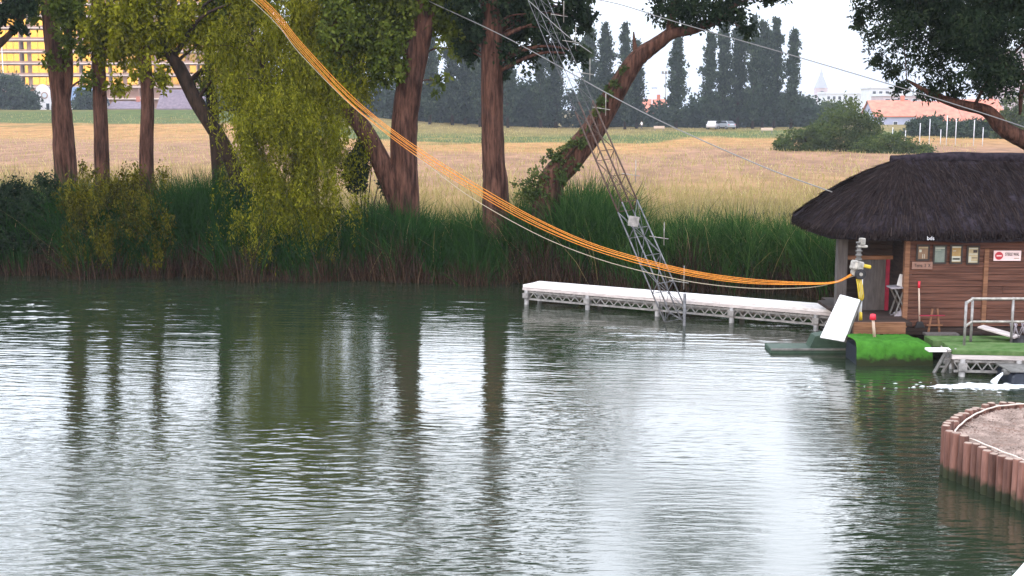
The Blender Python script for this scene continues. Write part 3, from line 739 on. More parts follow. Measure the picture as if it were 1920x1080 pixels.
def reed_bed():
    rng = np.random.default_rng(61)
    n = 52000
    X = rng.uniform(-21, 10.5, n); e = rng.beta(1.3, 1.6, n) * 3.2 - 0.1
    Y = shore(X) + e - 0.15
    hh = 1.55 + 0.35 * np.sin(X * 0.9) * np.sin(X * 0.37 + 1) + rng.normal(0, 0.30, n) + 0.25 * np.sin(X * 3.1 + 2 * np.sin(X)) + 0.16 * np.sin(X * 7.3 + Y * 3)
    hh += 0.55 * np.exp(-((X - 2.6) / 1.1) ** 2) + 0.15 * (X > 3)
    hh *= np.interp(X, [-16, -9, -6, -3.5, 3, 4.5, 8], [1.35, 1.3, 1.05, 0.98, 1.0, 0.84, 0.84])
    patch = np.sin(X * 1.9 + 3 * np.sin(Y * 1.1)) * 0.5 + 0.5
    Z = ground_z(X, Y) - 0.05
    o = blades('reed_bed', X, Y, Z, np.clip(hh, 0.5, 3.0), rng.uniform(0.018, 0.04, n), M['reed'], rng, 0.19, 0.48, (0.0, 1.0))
    a_ = o.data.attributes['tint']; tv = np.zeros(len(o.data.vertices), np.float32); a_.data.foreach_get('value', tv)      # the left hand stands are a darker green
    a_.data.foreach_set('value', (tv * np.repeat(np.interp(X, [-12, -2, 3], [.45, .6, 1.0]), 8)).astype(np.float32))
    tag(o, 'dense green reeds along the far waterline', 'reeds', None, 'stuff')
    n = 1100
    X = rng.uniform(-21, 10.5, n); Y = bank_y(X) + rng.uniform(0, 2.4, n)
    o = blades('pale_stems', X, Y, ground_z(X, Y), np.abs(rng.normal(1.2, 0.4, n)) + .3, rng.uniform(0.008, 0.016, n), M['straw_grass'], rng, 0.35, 0.35)
    tag(o, 'pale dead stems bent among the green reeds', 'stems', None, 'stuff')
    n = 17000
    X = rng.uniform(-21, 10.5, n); Y = shore(X) + rng.uniform(-0.7, 0.35, n) * rng.random(n) - .12
    o = blades('dry_stalks', X, Y, np.maximum(ground_z(X, Y), -0.3) - 0.05, (np.abs(rng.normal(0.55, 0.3, n)) + 0.12) * (1 + .45 * np.sin(X * 2.2) * np.sin(X * .8 + 1)), rng.uniform(0.012, 0.026, n), M['dry_reed'], rng, 0.25, 0.1)
    tag(o, 'dry brown stalks at the foot of the reeds', 'stalks', None, 'stuff')
    # rough grass behind the reeds and over the near field
    n = 30000
    X = rng.uniform(-26, 24, n); Y = bank_y(X) + 3 + rng.exponential(9, n)
    o = blades('rough_grass', X, Y, ground_z(X, Y) - 0.02, np.abs(rng.normal(0.62, 0.25, n)) + 0.1, rng.uniform(0.012, 0.03, n), M['straw_grass'], rng, 0.25, 0.3)
    tag(o, 'yellow green rough grass behind the reeds', 'grass', None, 'stuff')
    n = 26000
    Y = 60 + 190 * rng.random(n) ** 1.3; X = rng.uniform(-0.45, 0.36, n) * Y
    o = blades('stubble', X, Y, ground_z(X, Y) - 0.02, np.abs(rng.normal(0.22, 0.1, n)) + 0.05, rng.uniform(0.03, 0.07, n), M['straw_grass'], rng, 0.3, 0.3, (0.4, 1.0))
    tag(o, 'pale stubble across the dry field', 'stubble', None, 'stuff')
reed_bed()

# ------------------------------------------------------------------ distant trees
YP = 246.0
def poplar_proto(k):
    rng = np.random.default_rng(70 + k)
    root = empty('poplar_tree', (0, 0, 0))
    mb = MB(); mb.tube([(0, 0, -0.3), (0.1, 0, 8), (0, 0, 19)], [0.35, 0.25, 0.06], 7); mb.build('trunk', M['bark_dark'], root)
    blobs = []
    for z in np.linspace(2.2, 20.6, 26):
        w = 1.75 * (math.sin(math.pi * min(1, max(0.05, (z - 0.5) / 22.5)) ** 0.8)) ** 0.6 * rng.uniform(.55, 1.25)
        for j in range(2):
            a = rng.uniform(0, 6.28)
            blobs.append(((w * .5 * math.cos(a), w * .5 * math.sin(a), z + rng.uniform(-.4, .4)), (w * .62, w * .62, rng.uniform(.8, 1.5)), int(rng.uniform(60, 150))))
    leaves('crown', blobs, 0.75, 0.38, M['leaf_poplar'], root, rng, per=12, spread=0.3, droop=-0.7)
    return root
protos = [poplar_proto(k) for k in range(3)]
used = set()
def poplar(px, ytop, i, label, group, Yd=YP, wide=1.0):
    k = i % 3
    o = protos[k] if k not in used else copy_tree(protos[k])
    used.add(k)
    x = at(px, 200, Yd)[0]; gz = float(ground_z(x, Yd))
    h = at(px, ytop, Yd)[2] - gz
    s = h / 21.4
    o.location = (x, Yd, gz); wide *= 0.85 + 0.3 * ((i * 37 + int(px)) % 10) / 10
    o.scale = (s ** .5 * wide, s ** .5 * wide, s); o.rotation_euler = (0, 0, i * 1.3)
    tag(o, label, 'poplar tree', group)
    return o
poplar(1268, 72, 0, 'single poplar standing apart at the left of the right hand group', None)
G_R = 'poplars of the right hand group'
for i, (px, yt) in enumerate(((1330, 62), (1356, 40), (1384, 28), (1412, 30), (1430, 44), (1452, 40), (1484, 56))):
    poplar(px, yt, i + 1, 'tall narrow poplar inside the close right hand group across the field', G_R, YP + (i % 3) * 4)
G_M = 'poplars of the middle group'
for i, (px, yt) in enumerate(((1104, 58), (1134, 50), (1172, 44), (1194, 78))):
    poplar(px, yt, i + 2, 'grey green poplar between the bare mast and the mossy leaning tree', G_M, YP + (i % 2) * 5)
G_L = 'poplars of the left hand group'
for i, (px, yt) in enumerate(((806, 30), (848, 10), (872, 30), (952, 40), (1014, 30), (1042, 60), (900, 0))):
    poplar(px, yt, i, 'dim poplar seen between the two reddish trunks and the mast', G_L, YP + (i % 3) * 5)
# the dark wood under the poplars
def wood():
    rng = np.random.default_rng(80)
    blobs = []
    for i in range(230):
        px = rng.uniform(640, 1530); Yd = rng.uniform(262, 275)
        x = at(px, 200, Yd)[0]; t = (165 if px < 1180 else (212 if px < 1310 else 192)) + rng.uniform(-14, 16)
        zt = at(px, t, Yd)[2]; gz = float(ground_z(x, Yd))
        for z in np.arange(gz + 0.4, zt, 1.3):
            blobs.append(((x + rng.normal(0, .6), Yd + rng.normal(0, .8), z), (1.9, 1.9, 1.3), 60))
    C, T = cloud(blobs, rng, 9, 0.5, 0.3)
    V, Fq = leaf_verts(C, 0.9, 0.5, rng, 0.2)
    o = np_mesh('far_wood', V, Fq, M['leaf_poplar'], None, np.repeat(T * .7, 4))
    tag(o, 'dark wood massed beneath the poplars across the field', 'wood', None, 'stuff')
wood()
def far_bush(name, label, px, ybase, ytop, w_px, Yd, leaf, seed, n=70, L=0.5):
    rng = np.random.default_rng(seed)
    c = at(px, ybase, Yd); gz = float(ground_z(c[0], Yd)); zt = at(px, ytop, Yd)[2]
    w = w_px / F * Yd; h = zt - gz
    root = empty(name, (c[0], Yd, gz), label, 'tree' if 'tree' in name else 'bush')
    blobs = []
    for i in range(n):
        a = rng.uniform(-1, 1); hh = rng.uniform(0.02, 1) * math.sqrt(max(0.05, 1 - a * a * .85)) * rng.uniform(.75, 1)
        blobs.append(((c[0] + a * w / 2, Yd + rng.uniform(-1, 1) * w * .3, gz + hh * h), (w * .09 + .15, w * .09 + .15, h * .08 + .1), 90))
    leaves('crown', blobs, L, L * .5, M[leaf], root, rng, per=12, spread=0.35)
    mb = MB(); mb.tube([(c[0], Yd, gz - .2), (c[0], Yd, gz + h * .6)], [0.12 * h / 4, 0.05], 6); mb.build('trunk', M['bark_dark'], root)
    return root
far_bush('round_bush', 'tallest green bush at the right end of the field', 1585, 282, 188, 130, 124, 'leaf_bush', 91, 110, .32)
far_bush('low_bush', 'low bush joined to the left flank of the tallest green one', 1510, 282, 235, 96, 122, 'leaf_bush', 92, 60, .3)
far_bush('low_bush', 'low olive hedge bush left of the thatched ridge', 1672, 284, 252, 120, 118, 'leaf_bush', 93, 60, .3)
far_bush('distant_tree', 'bluish tree left of the white gabled house', 20, 210, 138, 90, 276, 'leaf_poplar', 94, 90, .8)
far_bush('distant_tree', 'dark tree between the round gable and the slender trunk', 165, 210, 160, 50, 284, 'leaf_poplar', 95, 60, .8)
far_bush('distant_tree', 'grey green tree right of the dark roofed white house', 430, 216, 165, 90, 280, 'leaf_poplar', 96, 70, .8)
far_bush('distant_tree', 'dark tree before the red roofs on the right', 1745, 262, 216, 90, 190, 'leaf_poplar', 97, 60, .6)
far_bush('distant_tree', 'dark tree below the bough at the right end of the red roofs', 1835, 262, 222, 110, 180, 'leaf_poplar', 98, 60, .6)
far_bush('distant_tree', 'low tree in front of the church spire', 1560, 225, 180, 50, 300, 'leaf_bush', 99, 50, .8)
far_bush('distant_tree', 'green tree left of the tall tower at the right edge', 1898, 250, 178, 60, 170, 'leaf_bush', 100, 60, .5)

# ------------------------------------------------------------------ buildings on the left
def gable_house(name, label, px0, px1, ybase, yeave, yridge, Yd, wall, roof, depth=9, along=True, round_window=False, stepped=False):
    a, b = at(px0, ybase, Yd), at(px1, ybase, Yd)
    gz = min(a[2], float(ground_z((a[0] + b[0]) / 2, Yd))) - 0.3
    ze, zr = at(px0, yeave, Yd)[2], at(px0, yridge, Yd)[2]
    x0, x1 = a[0], b[0]; xc = (x0 + x1) / 2
    root = empty(name, (xc, Yd, gz), label, 'house')
    w = MB()
    if along:      # ridge runs left to right, the eave faces us
        w.prism([(x0, Yd, gz), (x0, Yd, ze), (x0, Yd + depth / 2, zr), (x0, Yd + depth, ze), (x0, Yd + depth, gz)], (x1 - x0, 0, 0))
        w.build('wall', M[wall], root)
        r = MB(); o = .4; s = (zr - ze) / (depth / 2)
        r.prism([(x0 - o, Yd - o, ze - o * s + .05), (x0 - o, Yd - o, ze - o * s + .3), (x0 - o, Yd + depth / 2, zr + .3), (x0 - o, Yd + depth + o, ze - o * s + .3), (x0 - o, Yd + depth + o, ze - o * s + .05), (x0 - o, Yd + depth / 2, zr + .05)], (x1 - x0 + 2 * o, 0, 0))
        rf = r.build('roof', M[roof], root)
        c = MB(); c.box((x1 - 1.5, Yd + depth / 2, zr + .6), (.8, .8, 1.6)); c.build('chimney', M['roof_red'], rf)
        n = max(2, int((x1 - x0) / 2.6))
        for i in range(n):
            x = x0 + (i + .5) * (x1 - x0) / n
            z = gz + .3 + (ze - gz) * .5
            f = MB(); f.box((x, Yd - .02, z), (1.1, .12, 1.3)); fo = f.build('window', M['post_white'], root)
            g_ = MB(); g_.box((x, Yd - .07, z), (.9, .06, 1.1)); g_.build('pane', M['dark_glass'], fo)
    else:          # gable faces us
        if stepped:
            out = [(x0, Yd, gz), (x0, Yd, ze)]
            for i in range(13):      # curved gable
                t = i / 12; ang = math.pi * (1 - t)
                out.append((xc + (x1 - x0) / 2 * .86 * math.cos(ang), Yd, ze + (zr - ze) * math.sin(ang) ** .8))
            out += [(x1, Yd, ze), (x1, Yd, gz)]
        else:
            out = [(x0, Yd, gz), (x0, Yd, ze), (xc, Yd, zr), (x1, Yd, ze), (x1, Yd, gz)]
        w.prism(out, (0, .5, 0)); w.build('gable_wall', M[wall], root)
        w = MB(); w.prism([(x0 + .3, Yd + .5, gz), (x0 + .3, Yd + .5, ze), (x1 - .3, Yd + .5, ze), (x1 - .3, Yd + .5, gz)], (0, depth, 0)); w.build('side_wall', M[wall], root)
        r = MB(); r.prism([(x0 - .2, Yd + .55, ze), (xc, Yd + .55, zr - .5), (x1 + .2, Yd + .55, ze)], (0, depth, 0)); r.build('roof', M[roof], root)
        if round_window:
            z = ze + (zr - ze) * .35
            f = MB(); f.tube([(xc + .5, Yd + .1, z), (xc + .5, Yd - .12, z)], [.75, .75], 18); fo = f.build('round_window', M['slab_brown'], root)
            g_ = MB(); g_.tube([(xc + .5, Yd - .1, z), (xc + .5, Yd - .16, z)], [.52, .52], 18); g_.build('pane', M['block_pale'], fo)
        for i in (-1, 1):
            f = MB(); f.box((xc + i * (x1 - x0) * .25, Yd - .02, gz + 1.5), (.9, .12, 1.6)); fo = f.build('window', M['post_white'], root)
            g_ = MB(); g_.box((xc + i * (x1 - x0) * .25, Yd - .07, gz + 1.5), (.7, .06, 1.4)); g_.build('pane', M['dark_glass'], fo)
    return root
gable_house('white_house', 'white house with a curved gable and a round window', 62, 100, 210, 190, 158, 290, 'house_white', 'house_roof_dark', along=False, round_window=True, stepped=True)
gable_house('white_house', 'low white house with a blue roof between the left trunks', 128, 180, 211, 196, 165, 292, 'house_white', 'house_roof_blue')
gable_house('white_house', 'white house with a steep dark roof behind the leaning trunk', 298, 392, 222, 203, 170, 288, 'house_white', 'house_roof_dark')
gable_house('white_house', 'small white gabled house glimpsed through the willow leaves', 490, 545, 228, 205, 180, 288, 'house_white', 'house_roof_dark', along=False)
gable_house('annex_house', 'white low annex right of the slender trunk, half hidden by leaves', 205, 262, 214, 205, 192, 296, 'house_white', 'house_roof_dark')

def apartments():
    Yd = 340.0
    x0, x1 = at(-180, 200, Yd)[0], at(470, 200, Yd)[0]
    gz = 3.6; st = 3.05; n = 11; wz = gz + 0.4
    root = empty('apartment_building', ((x0 + x1) / 2, Yd, gz), 'long balconied apartment block with windows glowing gold in the low sun', 'building')
    w = MB(); w.span(x0, x1, Yd + 1.6, Yd + 14, gz, wz + n * st + 1.2); w.build('wall', M['slab_brown'], root)
    w = MB(); w.span(x0 - .5, x1 + .5, Yd - .4, Yd + 14.4, wz + n * st + 1.2, wz + n * st + 1.7); w.build('roof', M['slab_white'], root)
    for k in range(1, n + 1):
        z = wz + k * st
        s = MB(); s.span(x0, x1, Yd - .1, Yd + 1.6, z - .15, z + .15); b = s.build('balcony', M['slab_white'], root)
        s = MB(); s.span(x0 + .1, x1 - .1, Yd - .05, Yd + .05, z + .15, z + .62)
        for x in np.arange(x0 + .3, x1, 7.7):
            s.span(x - .12, x + .12, Yd + .06, Yd + 1.58, z + .15, z + 2.7)
        s.build('railing', M['slab_brown'], b)
    rr = random.Random(4)
    bays = 11; bw = (x1 - x0) / bays
    for k in range(2, 11):
        for i in range(bays):
            z = wz + k * st + .35; xa = x0 + i * bw + .5; xb = x0 + (i + 1) * bw - .5
            m = MB()
            t1, t2 = rr.uniform(-.012, .012), rr.uniform(-.012, .012)
            for j in range(4):
                xl = xa + j * (xb - xa) / 4 + .06; xr = xa + (j + 1) * (xb - xa) / 4 - .06
                m.box(((xl + xr) / 2, Yd + 1.52, z + 1.15), (xr - xl, .06, 2.1), rz=t1 + rr.uniform(-.004, .004), rx=t2)
            m.build('window', M['window_glass'], root)
apartments()
def lamp_post(label, px, ybase, ytop, Yd, arm=1.0):
    a = at(px, ybase, Yd); a[2] = float(ground_z(a[0], Yd)); zt = at(px, ytop, Yd)[2]
    root = empty('lamp_post', Vector(a), label, 'lamp post')
    m = MB(); m.tube([(a[0], Yd, a[2]), (a[0], Yd, zt)], [.12, .08], 8); m.build('pole', M['post_white'], root)
    m = MB(); m.box((a[0] + arm * .5, Yd, zt), (abs(arm) + .3, .3, .18)); m.build('lamp_head', M['steel'], root)
lamp_post('pale lamp post before the golden windows at the left edge', 10, 212, 70, 280)
lamp_post('thin lamp post left of the floodlight mast above the red roof', 1222, 235, 165, 300)

# ------------------------------------------------------------------ buildings on the right
gable_house('red_roofed_house', 'long low red roofed house left of the single poplar', 1195, 1250, 236, 212, 188, 310, 'block_pink', 'roof_red', depth=10)
gable_house('red_roofed_house', 'bluish house with a red roof right of the tallest green bush', 1640, 1716, 250, 218, 190, 300, 'house_blue', 'roof_red', depth=12)
gable_house('red_roofed_house', 'broad red roofed house left of the big bough', 1722, 1800, 252, 226, 192, 310, 'house_blue', 'roof_red', depth=14)
gable_house('red_roofed_house', 'red roofed house behind the big bough', 1806, 1885, 252, 224, 188, 320, 'block_pink', 'roof_red', depth=14)
def block(name, label, px0, px1, ytop, Yd, wall, depth=14, floors=4, bays=4):
    x0, x1 = at(px0, 200, Yd)[0], at(px1, 200, Yd)[0]; zt = at(px0, ytop, Yd)[2]
    root = empty(name, ((x0 + x1) / 2, Yd, 0.7), label, 'building')
    w = MB(); w.span(x0, x1, Yd, Yd + depth, .5, zt); w.build('wall', M[wall], root)
    w = MB(); w.span(x0 - .4, x1 + .4, Yd - .4, Yd + depth + .4, zt, zt + .8); w.build('roof', M['block_pale'], root)
    fh = 3.0
    for k in range(floors):
        z = zt - 1.6 - k * fh
        for i in range(bays):
            x = x0 + (i + .5) * (x1 - x0) / bays
            f = MB(); f.box((x, Yd - .03, z), ((x1 - x0) / bays * .6, .12, 1.5)); fo = f.build('window', M['post_white'], root)
            g_ = MB(); g_.box((x, Yd - .08, z), ((x1 - x0) / bays * .5, .06, 1.25)); g_.build('pane', M['dark_glass'], fo)
    return root
block('office_block', 'pale flat roofed block between the spire and the leaves', 1632, 1705, 166, 470, 'block_pale', floors=2, bays=6)
block('office_block', 'pinkish flat block behind the pale one, just left of the leaves', 1655, 1740, 180, 430, 'block_pink', floors=2, bays=5)
block('low_block', 'low wide pale hall beside the church spire', 1548, 1630, 176, 520, 'block_pale', floors=1, bays=8)
block('tower_block', 'tall grey tower block at the right edge above the bough', 1880, 1960, 96, 420, 'block_pink', floors=5, bays=5)
def church():
    Yd = 700.0
    c = at(1538, 200, Yd); x = c[0]
    root = empty('church', (x, Yd, .7), 'far church tower with a pointed spire left of the pale hall', 'church')
    zt = at(1538, 165, Yd)[2]; zp = at(1538, 128, Yd)[2]
    m = MB(); m.span(x - 3, x + 3, Yd - 3, Yd + 3, .5, zt); m.build('tower', M['block_pink'], root)
    m = MB(); m.lathe([(3.6, 0), (2.3, 3.5), (1.0, (zp - zt) * .6), (.06, zp - zt)], (x, Yd, zt), 8); m.build('spire', M['spire'], root)
    m = MB(); m.span(x - 16, x - 3.05, Yd - 4, Yd + 4, .5, zt - 4)
    m.build('nave', M['block_pale'], root)
    for k in range(2):
        m = MB(); m.box((x, Yd - 3.05, zt - 3 - 5 * k), (1.6, .2, 2.6)); m.build('window', M['dark_glass'], root)
church()
def flood():
    Yd = 300.0; a = at(1247, 232, Yd); gz = float(ground_z(a[0], Yd)); zt = at(1247, 138, Yd)[2]
    root = empty('floodlight_mast', (a[0], Yd, gz), 'thin floodlight mast in the bright gap left of the single poplar', 'floodlight')
    m = MB(); m.tube([(a[0], Yd, gz), (a[0], Yd, zt)], [.16, .1], 8); m.build('pole', M['steel'], root)
    m = MB(); m.bar((a[0] - 1, Yd, zt), (a[0] + 1, Yd, zt), .12); m.build('crossbar', M['steel'], root)
    for k in (-.75, 0, .75):
        m = MB(); m.box((a[0] + k, Yd - .15, zt + .3), (.5, .3, .45), rx=-.3); m.build('floodlight', M['steel_dark'], root)
flood()
# white posts in the paddock on the right
for i, (px, yt, yb) in enumerate(((1673, 240, 268), (1697, 246, 270), (1724, 232, 270), (1742, 224, 270), (1763, 244, 271), (1774, 218, 273), (1791, 224, 273), (1825, 226, 273), (1842, 240, 272))):
    Yd = 140.0; a = at(px, yb, Yd); gz = float(ground_z(a[0], Yd)); zt = at(px, yt, Yd)[2]
    root = empty('white_post', (a[0], Yd, gz), 'thin white post in the paddock before the red roofed houses', 'post', 'white posts before the red roofs')
    m = MB(); m.tube([(a[0], Yd, gz - .2), (a[0], Yd, zt)], [.045, .04], 7); m.build('shaft', M['post_white'], root)
    m = MB(); m.lathe([(.0, .08), (.07, .04), (.07, 0), (.0, 0)], (a[0], Yd, zt), 8); m.build('cap', M['post_white'], root)

# ------------------------------------------------------------------ cars, walker, bench at the wood's edge
def car(label, px, Yd, paint, rz):
    x = at(px, 243, Yd)[0]; gz = float(ground_z(x, Yd))
    root = empty('parked_car', (0, 0, 0), label, 'car')
    prof = [(-2.0, .35), (-2.05, .75), (-1.9, .95), (-1.2, 1.0), (1.9, 1.0), (2.05, .8), (2.0, .35)]
    m = MB(); m.prism([(p[0], -.85, p[1]) for p in prof], (0, 1.7, 0)); m.build('body', M[paint], root, bevel=.06)
    m = MB(); m.prism([(p[0], -.74, p[1]) for p in ((-1.25, 1.0), (-.55, 1.48), (1.1, 1.5), (1.85, 1.0))], (0, 1.48, 0)); m.build('cabin', M[paint], root, bevel=.05)
    m = MB(); m.prism([(p[0], -.755, p[1]) for p in ((-1.05, 1.06), (-.5, 1.42), (1.02, 1.43), (1.55, 1.06))], (0, 1.51, 0)); m.build('side_window', M['dark_glass'], root)
    m = MB(); m.prism([(1.87, -.64, 1.05), (1.26, -.64, 1.47), (1.235, -.64, 1.45), (1.835, -.64, 1.03)], (0, 1.28, 0)); m.build('rear_window', M['dark_glass'], root)
    for wx in (-1.3, 1.3):
        for s in (-1, 1):
            w = MB(); w.tube([(wx, s * .68, .32), (wx, s * .87, .32)], [.32, .32], 14); wo = w.build('wheel', M['tyre'], root)
            w = MB(); w.tube([(wx, s * .86, .32), (wx, s * .885, .32)], [.19, .19], 12); w.build('rim', M['steel'], wo)
    for s in (-1, 1):
        l = MB(); l.box((2.05, s * .66, .82), (.06, .26, .16)); l.build('tail_light', M['lamp_red'], root)
    root.location = (x, Yd, gz); root.rotation_euler = (0, 0, rz)
    return root
car('small white car parked at the wood edge, left of the grey one', 1335, 236, 'car_white', R(75))
car('pale grey car parked at the wood edge under the poplars', 1362, 238, 'car_grey', R(-70))
def walker():
    Yd = 238.0; x = at(1203, 245, Yd)[0]; gz = float(ground_z(x, Yd))
    pts = {'pelvis': (0, 0, .92), 'chest': (.02, 0, 1.35), 'neck': (.03, 0, 1.50), 'head': (.05, 0, 1.64), 'crown': (.05, 0, 1.74),
           'hipL': (.0, .1, .88), 'kneeL': (.18, .1, .48), 'ankL': (.20, .1, .08), 'toeL': (.36, .1, .03),
           'hipR': (.0, -.1, .88), 'kneeR': (-.08, -.1, .48), 'ankR': (-.34, -.1, .14), 'toeR': (-.24, -.1, .03),
           'shL': (.02, .2, 1.42), 'elL': (-.12, .25, 1.13), 'haL': (-.06, .25, .88), 'shR': (.02, -.2, 1.42), 'elR': (.14, -.25, 1.14), 'haR': (.3, -.24, .95)}
    rad = {'pelvis': .15, 'chest': .16, 'neck': .06, 'head': .095, 'crown': .06, 'hipL': .1, 'hipR': .1, 'kneeL': .062, 'kneeR': .062, 'ankL': .042, 'ankR': .042, 'toeL': .035, 'toeR': .035,
           'shL': .065, 'shR': .065, 'elL': .045, 'elR': .045, 'haL': .035, 'haR': .035}
    keys = list(pts); idx = {k: i for i, k in enumerate(keys)}
    ed = [('pelvis', 'chest'), ('chest', 'neck'), ('neck', 'head'), ('head', 'crown'), ('pelvis', 'hipL'), ('hipL', 'kneeL'), ('kneeL', 'ankL'), ('ankL', 'toeL'), ('pelvis', 'hipR'), ('hipR', 'kneeR'), ('kneeR', 'ankR'), ('ankR', 'toeR'),
          ('chest', 'shL'), ('shL', 'elL'), ('elL', 'haL'), ('chest', 'shR'), ('shR', 'elR'), ('elR', 'haR')]
    me = bpy.data.meshes.new('skeleton'); me.from_pydata([pts[k] for k in keys], [(idx[a], idx[b]) for a, b in ed], [])
    o = bpy.data.objects.new('skeleton', me); COL.objects.link(o)
    sk = o.modifiers.new('s', 'SKIN'); o.modifiers.new('d', 'SUBSURF').levels = 1
    for i, k in enumerate(keys):
        v = me.skin_vertices[0].data[i]; v.radius = (rad[k], rad[k]); v.use_root = (k == 'pelvis')
    dg = bpy.context.evaluated_depsgraph_get(); dg.update()
    body = bpy.data.meshes.new_from_object(o.evaluated_get(dg)); body.name = 'body'
    bpy.data.objects.remove(o)
    body.materials.clear()
    for k in ('cloth_dark', 'cloth_white', 'skin'): body.materials.append(M[k])
    for p in body.polygons:
        z = p.center.z; p.use_smooth = True
        p.material_index = 2 if (z > 1.5 or (abs(p.center.y) > .2 and z < 1.2)) else (1 if z > .92 else 0)
    root = empty('person', (x, Yd, gz), 'walking person in a white top and dark trousers across the field', 'person')
    b = bpy.data.objects.new('body', body); COL.objects.link(b); b.parent = root
    m = MB(); m.lathe([(.0, .1), (.07, .085), (.105, .03), (.1, -.03), (.08, -.06)], (x + .04, Yd, gz + 1.68), 12); m.build('hair', M['bark_dark'], root)
    root.rotation_euler = (0, 0, R(200))
walker()
def bench(label, px, py, Yd):
    x = at(px, py, Yd)[0]; gz = float(ground_z(x, Yd))
    root = empty('park_bench', (x, Yd, gz), label, 'bench')
    m = MB(); m.span(x - .95, x + .95, Yd - .2, Yd + .2, gz + .42, gz + .48); m.build('seat', M['pole_wood'], root)
    m = MB(); m.box((x, Yd + .24, gz + .72), (1.9, .05, .34), rx=-.15); m.build('backrest', M['pole_wood'], root)
    for s in (-.75, .75):
        m = MB(); m.span(x + s - .04, x + s + .04, Yd - .18, Yd + .18, gz - .05, gz + .42); m.build('leg', M['steel_dark'], root)
bench('pale bench in the grass right of the walking person', 1236, 248, 228)
bench('pale bench under the poplars right of the cars', 1438, 258, 205)

